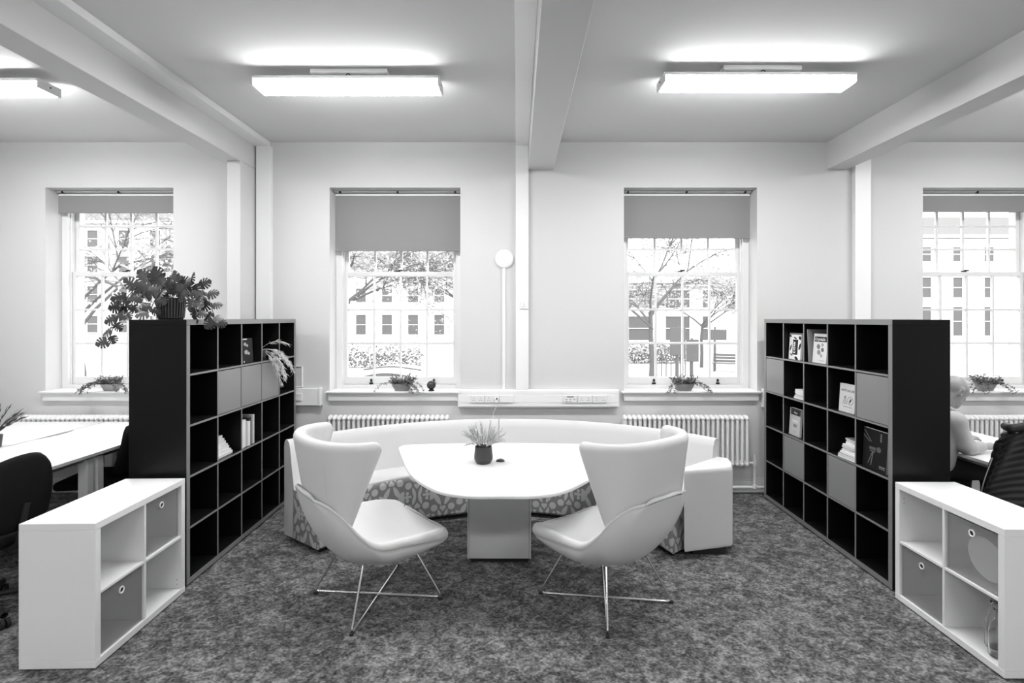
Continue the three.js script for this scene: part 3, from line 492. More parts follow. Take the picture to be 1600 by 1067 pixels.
// ---------------------------------------------------------------- wing chairs
const cr1 = (pts) => { const c = new THREE.CatmullRomCurve3(pts.map((p) => V(p[0], p[1], p[2] || 0)), false, 'centripetal'); return (t) => c.getPoint(t); };
function wingChair(x, z, turn, label) {                         // front is local +z
  const t = thing('wing_chair', label, 'chair', [x, 0, z], turn, 'pale wing chairs with wire bases');
  const side = cr1([[0.27, 0.455, 0.345], [0.345, 0.478, 0.30], [0.382, 0.497, 0.18], [0.388, 0.507, 0.0], [0.378, 0.52, -0.17], [0.355, 0.60, -0.275], [0.325, 0.70, -0.355], [0.27, 0.768, -0.422], [0.17, 0.785, -0.460]]);
  const top0 = cr1([[0, 0.44, 0.345], [0, 0.437, 0.28], [0, 0.42, 0.15], [0, 0.405, 0.0], [0, 0.41, -0.14], [0, 0.46, -0.27], [0, 0.60, -0.36], [0, 0.785, -0.448]]);
  const bot0 = cr1([[0, 0.385, 0.35], [0, 0.345, 0.26], [0, 0.305, 0.12], [0, 0.286, 0.0], [0, 0.29, -0.10], [0, 0.345, -0.26], [0, 0.53, -0.40], [0, 0.785, -0.482]]);
  const nu = 40, nv = 48, thk = (v) => lerp(0.085, 0.022, Math.min(1, v / 0.75)), inn = (v) => lerp(0.03, 0.016, v);
  const inward = (v) => { const h = 0.01, a = side(Math.max(0, v - h)), b = side(Math.min(1, v + h)), d = b.sub(a); return V(d.z, 0, -d.x).normalize().multiplyScalar(1); };
  const sideT = (v) => { const S = side(v), n = V(-1, 0, v < 0.12 ? lerp(-1, 0, v / 0.12) : 0).normalize(); return S.clone().addScaledVector(n, inn(v)); };
  const sideB = (v) => { const S = side(v); return V(S.x, S.y - thk(v), S.z); };
  const topF = (u, v) => { const a = u * 2 - 1, e = Math.abs(a), C = top0(v), S = sideT(v), w = e ** 2.4; return [S.x * a, lerp(C.y, S.y, w), lerp(C.z, S.z, w), S.x * a, v * 1.1]; };
  const botF = (u, v) => { const a = (u * 2 - 1) * Math.PI / 2, S = sideB(v), C = bot0(v), w = 1 - Math.abs(Math.cos(a)) ** 0.85; return [S.x * Math.sin(a), lerp(C.y, S.y, w), lerp(C.z, S.z, w), S.x * Math.sin(a), v * 1.1]; };
  // rounded rim between the two surfaces; the bulge turns from sideways to forwards round the front corners
  const strip = (p, q, dir, s) => { const P = V(p[0], p[1], p[2]), Q = V(q[0], q[1], q[2]), r = P.distanceTo(Q) * 0.46, k = Math.sin(s * Math.PI); const e = 0.5 - 0.5 * Math.cos(s * Math.PI); return P.lerp(Q, e).addScaledVector(dir, r * k).toArray(); };
  const dirSide = (sg, v) => V(sg, 0.55, v < 0.14 ? lerp(1, 0, v / 0.14) : v > 0.75 ? lerp(0, -0.4, (v - 0.75) / 0.25) : 0).normalize();
  const dirFront = (u) => { const a = u * 2 - 1; return V(a, lerp(0.15, 0.55, Math.abs(a) ** 3), 1).normalize(); };
  const dirBack = (u) => { const a = u * 2 - 1; return V(a * Math.abs(a), 0.55 + 0.6 * (1 - Math.abs(a)), -0.4).normalize(); };
  const sideStrip = (sg) => gridGeo((s, v) => strip(topF(sg > 0 ? 1 : 0, v), botF(sg > 0 ? 1 : 0, v), dirSide(sg, v), s), 8, nv);
  const frontStrip = gridGeo((u, s) => strip(topF(u, 0), botF(u, 0), dirFront(u), s), nu, 8), backStrip = gridGeo((u, s) => strip(topF(u, 1), botF(u, 1), dirBack(u), s), nu, 8);
  part('seat_shell', smooth([flipV(gridGeo(topF, nu, nv)), gridGeo(botF, nu, nv), flipV(sideStrip(1)), sideStrip(-1), flipV(frontStrip), backStrip]), M.fabric, t);
  // backrest: curved thick panel, wings reaching forward at the top
  const H1 = 1.13;
  const mid = (u, v) => {
    const a = (u * 2 - 1) * Math.PI / 2, e = Math.abs(u * 2 - 1), lo = 0.56, e1 = Math.max(0, (e - 0.92) / 0.08), y = lerp(lo, H1 - 0.012 * e * e - 0.06 * (1 - Math.sqrt(Math.max(0, 1 - e1 * e1))), v), k = Math.max(0, (y - 0.56) / (H1 - 0.56));
    const aw = lerp(0.262, 0.388, k ** 0.62), zc = lerp(-0.325, -0.125, k), zb = lerp(-0.335, -0.468, k ** 0.72), sg = Math.sign(a);
    const sx = sg * Math.abs(Math.sin(a)) ** 0.82, cz = Math.abs(Math.cos(a)) ** 0.72;
    return V(aw * sx, y, lerp(zc, zb, cz));
  };
  const nrm = (u, v) => { const h = 0.004, c = (q) => Math.min(1, Math.max(0, q)), a = mid(c(u + h), v).sub(mid(c(u - h), v)), b = mid(u, c(v + h)).sub(mid(u, c(v - h))); return a.cross(b).normalize(); };
  const U = (u) => 0.5 + 0.5 * Math.sin((u - 0.5) * Math.PI * 0.98) / Math.sin(0.49 * Math.PI);
  const shell = (sg) => gridGeo((u0, v0) => { const u = lerp(U(u0), u0, 0.55), v = lerp(0.5 - 0.5 * Math.cos(v0 * Math.PI), v0, 0.3), P = mid(u, v), N = nrm(u, v);
    const ed = (q, w) => { const d = Math.min(q, 1 - q) / w; return d >= 1 ? 1 : Math.sqrt(Math.max(0, 1 - (1 - d) ** 2)); }; const th = 0.036 * ed(u, 0.05) * ed(v, 0.075);
    return [P.x + sg * N.x * th, P.y + sg * N.y * th, P.z + sg * N.z * th, u * 1.2, v * 0.55]; }, 72, 44);
  part('backrest', smooth([shell(1), flipV(shell(-1))]), M.fabric, t);
  part('back_seam', tube([0.42, 0.5, 0.58, 0.66, 0.74, 0.82].map((v) => { const P = mid(0.30, v), N = nrm(0.30, v), o = V(P.x, 0, P.z + 0.1); return P.addScaledVector(N, (N.dot(o) > 0 ? 1 : -1) * 0.0357); }), 0.0015, 40, 5), M.pedestal, t);
  // crossed wire base
  const loop = (a, y) => { const s = Math.sin(a), c = Math.cos(a), q = (r, h) => [r * s, h, r * c]; return polyTube([q(-0.22, 0.37), q(-0.43, y), q(0.43, y), q(0.22, 0.37)], 0.0075, 0.035); };
  part('wire_leg_loop', loop(R(45), 0.009), M.chrome, t); part('wire_leg_loop', loop(R(-45), 0.021), M.chrome, t);
  part('hub_plate', [cyl(0.06, 0.05, 0.03, 0, 0.30, -0.02, 24)], M.black, t);
  for (let i = 0; i < 4; i++) { const a = R(45 + 90 * i); part('foot_glide', rb(0.022, 0.016, 0.03, 0.005, 0, 0, 0).rotateY(a).translate(0.42 * Math.sin(a), 0.0085, 0.42 * Math.cos(a)), M.black, t); }
}
function flipV(g) { const ix = g.index.array; for (let i = 0; i < ix.length; i += 3) { const k = ix[i]; ix[i] = ix[i + 1]; ix[i + 1] = k; } return g; }
wingChair(-0.92, -3.435, Math.PI - R(50), 'left pale wing chair seen from behind, turned right towards the table');
wingChair(0.575, -3.415, Math.PI + R(37.5), 'right pale wing chair seen from behind, turned left towards the table');

// ---------------------------------------------------------------- plants
function monstera(size) {
  const s = new THREE.Shape(); s.moveTo(0, 0); const L = [[0.34, -0.08], [0.5, 0.1], [0.54, 0.24], [0.16, 0.29], [0.57, 0.38], [0.53, 0.54], [0.15, 0.46], [0.49, 0.66], [0.40, 0.80], [0.12, 0.62], [0.30, 0.88], [0.18, 0.95], [0, 1.06]];
  for (const [x, y] of L) s.lineTo(x, y); for (const [x, y] of L.slice(0, -1).reverse()) s.lineTo(-x, y); s.closePath();
  const g = new THREE.ShapeGeometry(s); const p = g.attributes.position; for (let i = 0; i < p.count; i++) { const x = p.getX(i), y = p.getY(i); p.setXYZ(i, x * size, y * size * 0.95, (-0.35 * Math.abs(x) - 0.28 * y * y) * size); } g.computeVertexNormals(); return g;
}
{
  const px = -2.495, py = SH, pz = -3.76, t = thing('trailing_plant', 'dark trailing plant with split leaves on top of the left bookcase', 'plant', [px, py, pz]);
  const pot = part('pot', lathe([[0.001, 0], [0.074, 0], [0.078, 0.01], [0.09, 0.15], [0.093, 0.155], [0.086, 0.155], [0.084, 0.14], [0.001, 0.138]], 36), M.black, t);
  for (let i = 0; i < 30; i++) { const a = i / 30 * Math.PI * 2; part('pot_rib', rb(0.007, 0.136, 0.006, 0.002, 0, 0, 0, 1).rotateX(0.09).translate(0, 0.078, 0.087).rotateY(a), M.potRib || (M.potRib = grey(0.10, 0.35)), pot); }
  const lf = [monstera(0.092), monstera(0.078), monstera(0.062)];
  const vines = [[[0, 0.14, 0], [-0.08, 0.25, 0.02], [-0.2, 0.24, 0.03], [-0.30, 0.14, 0.04], [-0.36, 0.0, 0.05], [-0.40, -0.15, 0.06]],
    [[0, 0.14, 0], [-0.05, 0.27, -0.03], [-0.15, 0.29, -0.02], [-0.23, 0.22, 0.0], [-0.29, 0.10, 0.0], [-0.32, 0.03, 0.02]],
    [[0, 0.14, 0], [0.08, 0.24, 0.0], [0.18, 0.26, 0.02], [0.27, 0.18, 0.03], [0.33, 0.06, 0.05], [0.36, -0.03, 0.06]],
    [[0, 0.14, 0], [0.06, 0.26, 0.04], [0.15, 0.22, 0.06], [0.21, 0.12, 0.08], [0.25, 0.02, 0.09]],
    [[0, 0.14, 0], [0, 0.22, 0.04], [-0.02, 0.20, 0.08], [-0.05, 0.10, 0.12], [-0.06, 0.05, 0.13]],
    [[0, 0.14, 0], [0.04, 0.24, 0.01], [0.06, 0.28, 0.0]], [[0, 0.14, 0], [-0.05, 0.23, 0.05], [-0.12, 0.20, 0.08], [-0.14, 0.12, 0.1]]];
  for (const v of vines) {
    const c = new THREE.CatmullRomCurve3(v.map((p) => V(...p))); part('stem', new THREE.TubeGeometry(c, 20, 0.003, 5), M.stem, t);
    const n = Math.round(c.getLength() / 0.040);
    for (let i = 1; i <= n; i++) {
      const p = c.getPoint(i / n), d = c.getTangent(i / n); const l = part('leaf', lf[i > n * 0.7 ? 1 + (i % 2) : i % 2], [M.leafDark, M.leafSoft, M.leafDark, M.leafMid, M.leafSoft][i % 5], t);
      const sd = i % 2 ? 1 : -1, out = V(d.x * 0.5 - d.y * sd * 0.9 + rr(-0.4, 0.4), d.y * 0.5 + d.x * sd * 0.9 + rr(-0.4, 0.3), rr(-0.1, 0.6)).normalize(), nrm = V(rr(-0.6, 0.6), rr(-0.1, 0.8), rr(0.7, 1.2)).normalize();
      const X = out.clone().cross(nrm).normalize(), Z = X.clone().cross(out); l.quaternion.setFromRotationMatrix(new THREE.Matrix4().makeBasis(X, out, Z)); l.position.copy(p).addScaledVector(out, 0.012);
    }
  }
}
function sillPlant(px, label, spread, trail, potMat) {
  const t = thing('sill_plant', label, 'plant', [px, 1.067, WZ - 0.02], 0, 'small potted plants on the window sills');
  part('pot', lathe([[0.001, 0], [0.062, 0], [0.09, 0.055], [0.096, 0.075], [0.09, 0.075], [0.001, 0.065]], 32).scale(1.15, 1, 0.72), potMat, t);
  const b = new TB(), s = new TB();
  for (let i = 0; i < 95; i++) { const a = rr(0, 6.28), q = rr(0.02, 0.09), p = V(q * Math.cos(a) * 1.1, 0.07, q * Math.sin(a) * 0.7), d = V(Math.cos(a) * rr(0.2, 1), rr(0.3, 1.2), Math.sin(a) * rr(0.2, 0.8)).normalize(), L = rr(0.03, 0.10), e = p.clone().addScaledVector(d, L); s.rod(p, e, 0.0012, 0.0008, 3);
    for (let k = 0; k < 5; k++) b.leaf(p.clone().lerp(e, k / 5 + 0.15), V(rr(-1, 1), rr(-0.3, 1), rr(-1, 1)), V(0, 1, 0.2), rr(0.018, 0.042), rr(0.012, 0.024)); }
  for (let i = 0; i < trail; i++) { let p = V(rr(-0.09, 0.09), 0.08, rr(0.02, 0.05)), d = V(Math.sign(p.x + rr(-0.04, 0.04)) * rr(0.4, 1) * spread, 0.3, rr(0.2, 0.7)).normalize(); for (let k = 0; k < 14; k++) { const q = p.clone().addScaledVector(d, 0.017); if (q.z < 0.075) q.y = Math.max(q.y, 0.006); s.rod(p, q, 0.001, 0.001, 3); for (let m = 0; m < 3; m++) b.leaf(q, V(rr(-1, 1), rr(-0.6, 0.6), rr(-1, 1)), V(0, 1, 0.3), rr(0.018, 0.034), rr(0.010, 0.018)); p = q; d.y -= 0.12; d.normalize(); } }
  part('stems', s.geo(), M.stem, t).userData.kind = 'stuff'; part('leaves', b.geo(), M.leafMid, t).userData.kind = 'stuff'; return t;
}
sillPlant(-4.30, 'small trailing plant in a pale pot on the leftmost window sill', 1, 9, M.pot);
sillPlant(-1.22, 'small bushy plant on the window sill beside the black ball camera', 0.8, 7, M.pot);
sillPlant(1.77, 'small bushy plant in a pale pot on the sill behind the right wing chair', 0.8, 6, M.pot);
sillPlant(4.96, 'plant in a pale bowl on the sill behind the seated person', 1, 7, M.pot);
{
  const t = thing('ball_camera', 'small black ball camera on the sill of the second window', 'camera', [-0.905, 1.067, WZ + 0.005]);
  part('ball', new THREE.SphereGeometry(0.046, 28, 20).translate(0, 0.062, 0), M.black, t); part('stand', lathe([[0.001, 0], [0.032, 0], [0.034, 0.006], [0.018, 0.022], [0.001, 0.022]], 24), M.darkMetal, t); part('lens', cyl(0.02, 0.024, 0.008, 0, 0, 0, 20).rotateX(Math.PI / 2).translate(0, 0.062, 0.044), M.potDark, t);
}
{
  const t = thing('table_plant', 'pale feathery plant in a dark round pot on the meeting table', 'plant', [-0.255, 0.740, -3.95]);
  part('pot', lathe([[0.001, 0], [0.052, 0], [0.058, 0.006], [0.07, 0.03], [0.071, 0.05], [0.063, 0.125], [0.058, 0.125], [0.064, 0.05], [0.05, 0.03], [0.001, 0.03]], 40), M.potDark, t);
  part('soil', cyl(0.06, 0.06, 0.008, 0, 0.11, 0, 24), M.soil, t);
  const b = new TB(), s = new TB();
  for (let i = 0; i < 70; i++) {
    const a = rr(0, 6.28), lean = rr(0.05, 1) ** 0.8 * 1.2, L = rr(0.09, 0.19) * (i < 8 ? 1.1 : 1); let p = V(0.03 * Math.cos(a), 0.115, 0.03 * Math.sin(a)), d = V(Math.cos(a) * lean, 1, Math.sin(a) * lean).normalize(); const n = 9;
    for (let k = 0; k < n; k++) { const q = p.clone().addScaledVector(d, L / n); s.rod(p, q, 0.0016, 0.0013, 4); if (k > 1) for (let m = 0; m < 5; m++) b.leaf(q, d.clone().multiplyScalar(0.9).add(V(rr(-0.7, 0.7), rr(-0.3, 0.6), rr(-0.7, 0.7))), V(rr(-1, 1), 0.3, rr(-1, 1)), rr(0.016, 0.036), 0.0055, 0.3); p = q; d.y -= 0.05 * lean * (i < 12 ? 2.5 : 1); d.normalize(); }
  }
  part('stems', s.geo(), M.leafMid, t).userData.kind = 'stuff'; part('leaves', b.geo(), M.leafPale, t).userData.kind = 'stuff';  // stems toned darker than the leaves to paint the shading at the base
  const q = thing('cable_grommet', 'small black oval puck beside the pot on the meeting table', 'puck', [-0.128, 0.740, -3.99]);
  part('puck_body', lathe([[0.001, 0.018], [0.02, 0.016], [0.03, 0.008], [0.032, 0]], 28).scale(1.05, 1, 0.8), M.darkCover, q); part('puck_seam', new THREE.TorusGeometry(0.018, 0.0012, 6, 24).rotateX(Math.PI / 2).scale(1.05, 1, 0.8).translate(0, 0.0168, 0), M.steel, q);
}
{ // pale fern hanging out of the left bookcase
  const p0 = atL(3, 0, 0.09, 0.02), t = thing('hanging_fern', 'pale feathery fern hanging out of the top row of the left bookcase', 'plant', p0.toArray());
  part('pot', lathe([[0.001, 0], [0.045, 0], [0.055, 0.09], [0.05, 0.09], [0.001, 0.08]], 28), M.potDark, t);
  const b = new TB(), s = new TB();
  for (let i = 0; i < 13; i++) {
    let p = V(0, 0.09, 0), d = V(rr(0.7, 1), rr(-0.5, 1.0), rr(-0.75, 0.4)).normalize(); const n = 11 + Math.floor(rr(0, 9));
    for (let k = 0; k < n; k++) { const q = p.clone().addScaledVector(d, 0.02); s.rod(p, q, 0.0016, 0.0013, 4); if (k > 3) for (let m = 0; m < 4; m++) b.leaf(q, d.clone().multiplyScalar(0.8).add(V(rr(-0.6, 0.6), rr(-0.7, 0.3), rr(-0.6, 0.6))), V(rr(-1, 1), 0.3, rr(-1, 1)), rr(0.035, 0.065), 0.006, 0.3); p = q; d.y -= 0.11; d.normalize(); }
  }
  part('stems', s.geo(), M.leafPale, t).userData.kind = 'stuff'; part('fronds', b.geo(), M.leafPale, t).userData.kind = 'stuff';
}

// ---------------------------------------------------------------- desks, office chairs
function desk(x0, x1, z0, z1, h, label, cut, legs) {
  const t = thing('desk', label, 'desk', [(x0 + x1) / 2, 0, (z0 + z1) / 2], 0, 'white office desks'), w = x1 - x0, d = z1 - z0;
  const s = new THREE.Shape(); s.moveTo(-w / 2, -d / 2); s.lineTo(w / 2, -d / 2); s.lineTo(w / 2, d / 2); s.lineTo(-w / 2, d / 2);
  if (cut) { const k = cut > 0 ? w / 2 : -w / 2, i = cut * -0.035; if (cut < 0) { s.lineTo(-w / 2, 0.2); s.quadraticCurveTo(-w / 2 + 0.05, 0.13, -w / 2 + 0.05, 0); s.quadraticCurveTo(-w / 2 + 0.05, -0.13, -w / 2, -0.2); } }
  s.closePath();
  part('desk_top', [new THREE.ExtrudeGeometry(s, { depth: 0.021, bevelEnabled: true, bevelSize: 0.002, bevelThickness: 0.002, bevelOffset: -0.004, bevelSegments: 2 }).rotateX(-Math.PI / 2).translate(0, h - 0.023, 0)], M.white, t);
  for (const [lx, lz] of legs) part('leg', [rb(0.075, h - 0.045, 0.06, 0.004, lx, (h - 0.045) / 2, lz)], M.white, t);
  part('under_frame', [rb(w - 0.12, 0.04, 0.04, 0.004, 0, h - 0.045, -d / 2 + 0.06), rb(w - 0.12, 0.04, 0.04, 0.004, 0, h - 0.045, d / 2 - 0.06), rb(0.04, 0.04, d - 0.12, 0.004, -w / 2 + 0.08, h - 0.045, 0), rb(0.04, 0.04, d - 0.12, 0.004, w / 2 - 0.08, h - 0.045, 0)], M.steel, t);
}
const L4 = (w, d) => [[w / 2 - 0.07, -d / 2 + 0.06], [w / 2 - 0.07, d / 2 - 0.06], [-w / 2 + 0.07, -d / 2 + 0.06], [-w / 2 + 0.07, d / 2 - 0.06]];
desk(-4.19, -3.30, -5.32, -4.14, 0.78, 'white desk by the left radiator, nearest the left bookcase', -1, L4(0.89, 1.23));
desk(-4.19, -3.30, -4.135, -2.9, 0.78, 'white desk behind the near black office chair on the left', -1, L4(0.89, 1.235));
desk(-5.09, -4.20, -5.32, -4.14, 0.78, 'white desk under the leftmost window, far side of the seam', 0, L4(0.89, 1.23));
desk(-5.09, -4.20, -4.135, -2.9, 0.78, 'white desk at the left picture edge carrying the spiky plant', 0, L4(0.89, 1.235));
desk(3.58, 4.40, -5.12, -3.9, 0.74, 'white desk in front of the seated person', 0, L4(0.82, 1.22));
{
  const t = thing('desk_plant', 'dark spiky plant on the desk at the left picture edge', 'plant', [-4.27, 0.78, -4.25]);
  part('pot', lathe([[0.001, 0], [0.05, 0], [0.06, 0.1], [0.055, 0.1], [0.001, 0.09]], 28), M.potDark, t); const b = new TB();
  for (let i = 0; i < 70; i++) { const a = rr(0, 6.28), lean = rr(0.1, 1.3); let p = V(0, 0.09, 0), d = V(Math.cos(a) * lean, 1, Math.sin(a) * lean).normalize(); for (let k = 0; k < 5; k++) { b.leaf(p, d, V(rr(-1, 1), 0.2, rr(-1, 1)), 0.07, 0.009, 0.2); p = p.clone().addScaledVector(d, rr(0.04, 0.06)); d.y -= 0.1; d.normalize(); } }
  part('leaves', b.geo(), M.leafDark, t).userData.kind = 'stuff';
}
function officeChair(x, z, turn, label, top = 1.0) {
  const t = thing('office_chair', label, 'chair', [x, 0, z], turn, 'black office chairs');
  part('seat', [rb(0.48, 0.075, 0.47, 0.035, 0, 0.475, 0.02, 4)], M.mesh, t);
  const bk = (sg) => gridGeo((u, v) => { const a = u * 2 - 1, w = lerp(0.235, 0.18, v ** 2.5) * (v < 0.12 ? lerp(0.86, 1, v / 0.12) : 1), y = lerp(0.53, top, v), z = -0.235 - 0.05 * Math.sin(v * 2.6) + 0.06 * (1 - v) * 0 - 0.05 * v * v + 0.07 * a * a; const e = Math.sqrt(Math.max(0, 1 - Math.abs(a) ** 6)) * Math.sqrt(Math.max(0, 1 - Math.abs(v * 2 - 1) ** 10)); return [a * w * (1 - 0.12 * Math.max(0, v - 0.85) / 0.15 * Math.abs(a)), y - 0.05 * a * a * v * v, z + sg * 0.03 * e]; }, 24, 24);
  part('backrest', smooth([bk(1), flipV(bk(-1))]), M.mesh, t);
  part('back_bracket', [polyTube([[0, 0.43, 0], [0, 0.43, -0.25], [0, 0.72, -0.32]], 0.018, 0.05)], M.black, t);
  part('gas_column', [cyl(0.025, 0.025, 0.25, 0, 0.30, 0, 18), cyl(0.035, 0.035, 0.1, 0, 0.16, 0, 18), rb(0.16, 0.04, 0.2, 0.01, 0, 0.42, 0)], M.darkMetal, t);
  for (let i = 0; i < 5; i++) { const a = i / 5 * Math.PI * 2 + 0.3, s = Math.sin(a), c = Math.cos(a); part('base_leg', [polyTube([[0.02 * s, 0.11, 0.02 * c], [0.15 * s, 0.10, 0.15 * c], [0.30 * s, 0.075, 0.30 * c]], 0.018, 0.03)], M.black, t); part('castor', [cyl(0.028, 0.028, 0.018, 0, 0, 0, 18).rotateZ(Math.PI / 2).translate(0.014, 0, 0).rotateY(a).translate(0.30 * s, 0.029, 0.30 * c), cyl(0.028, 0.028, 0.018, 0, 0, 0, 18).rotateZ(Math.PI / 2).translate(-0.014, 0, 0).rotateY(a).translate(0.30 * s, 0.029, 0.30 * c)], M.rubber, t); }
  return t;
}
officeChair(-3.30, -3.22, R(-98), 'black office chair behind the left white cabinet, nearest the left edge', 1.01);
officeChair(-3.52, -4.45, R(-80), 'black office chair partly hidden behind the left bookcase', 0.98);
officeChair(3.52, -3.6, R(150), 'black office chair under the quilted jacket on the right', 1.06);
officeChair(3.40, -4.42, R(90), 'black office chair that the seated person sits on', 0.92);
{ // quilted jacket over the chair back
  const t = thing('quilted_jacket', 'black quilted jacket hung over the chair at the right edge', 'jacket', [3.52, 0.42, -3.6], R(150));
  const f = (u, v) => { const a = u * Math.PI * 2, w = lerp(0.33, 0.19, Math.max(0, v - 0.1) / 0.9) * (v > 0.93 ? Math.sqrt(Math.max(0, 1 - ((v - 0.93) / 0.07) ** 2)) * 0.35 + 0.65 : 1), d = lerp(0.11, 0.085, v);
    const rib = 0.008 * Math.abs(Math.sin((v * 0.74 + 0.03 * Math.sin(a * 2) + 0.09 * Math.cos(a)) * Math.PI / 0.046)), x = Math.sign(Math.cos(a)) * Math.abs(Math.cos(a)) ** 0.7, z = Math.sign(Math.sin(a)) * Math.abs(Math.sin(a)) ** 0.7;
    const wr = 0.008 * Math.sin(a * 5 + v * 7); return [x * (w + rib + wr), v * 0.735 - 0.05 * x * x * v, -0.31 - 0.03 * v + z * (d + rib + wr)]; };
  part('jacket_body', smooth([flipV(gridGeo(f, 72, 90)), gridGeo((u, s) => { const p = f(u, 1); return [p[0] * (1 - s), p[1] + 0.012 * s, lerp(p[2], -0.34, s)]; }, 72, 4)]), M.nylon, t);
  part('collar', [tube([[-0.17, 0.715, -0.42], [-0.06, 0.75, -0.45], [0.06, 0.75, -0.45], [0.17, 0.715, -0.42], [0.18, 0.705, -0.30]], 0.028, 30, 10)], M.nylon, t);
  const slv = (s) => gridGeo((u, v) => { const a = u * Math.PI * 2, r = lerp(0.06, 0.05, v) + 0.005 * Math.abs(Math.sin(v * 26)); return [s * (0.17 + 0.10 * v) + r * Math.cos(a), lerp(0.60, 0.08, v), -0.30 + 0.05 * v + r * Math.sin(a)]; }, 20, 60);
  for (const s of [-1, 1]) part('sleeve', slv(s), M.nylon, t);
  part('zip', tube([[0.26, 0.5, -0.36], [0.31, 0.3, -0.36], [0.34, 0.06, -0.36]], 0.004, 20, 6), M.steel, t);
}

// ---------------------------------------------------------------- seated person
function sdfMesh(bones, lo, size, res, k) {                     // bones: [ax,ay,az,ra, bx,by,bz,rb]
  const mc = new MarchingCubes(res, new THREE.MeshBasicMaterial(), false, false, 120000); mc.isolation = 0;
  const n = res, half = res / 2; const sm = (a, b) => { const h = Math.max(k - Math.abs(a - b), 0) / k; return Math.min(a, b) - h * h * k / 4; };
  for (let zi = 0; zi < n; zi++) for (let yi = 0; yi < n; yi++) for (let xi = 0; xi < n; xi++) {
    const x = lo[0] + (xi - half) / half * size, y = lo[1] + (yi - half) / half * size, z = lo[2] + (zi - half) / half * size; let d = 1e3;
    for (const b of bones) { const ex = b[4] - b[0], ey = b[5] - b[1], ez = b[6] - b[2], px = x - b[0], py = y - b[1], pz = z - b[2], q = Math.max(0, Math.min(1, (px * ex + py * ey + pz * ez) / (ex * ex + ey * ey + ez * ez + 1e-9))); d = sm(d, Math.hypot(px - ex * q, py - ey * q, pz - ez * q) - lerp(b[3], b[7], q)); }
    mc.field[zi * n * n + yi * n + xi] = -d;
  }
  mc.update(); const c = mc.count, g = new THREE.BufferGeometry(), p = new Float32Array(c * 3), nr = new Float32Array(c * 3);
  for (let i = 0; i < c; i++) for (let j = 0; j < 3; j++) { p[i * 3 + j] = lo[j] + mc.positionArray[i * 3 + j] * size; }
  g.setAttribute('position', new THREE.BufferAttribute(p, 3)); const w = mergeVertices(g, 1e-5); w.computeVertexNormals(); const o = w.toNonIndexed(); o.setAttribute('uv', new THREE.BufferAttribute(new Float32Array(o.attributes.position.count * 2), 2)); return o;
}
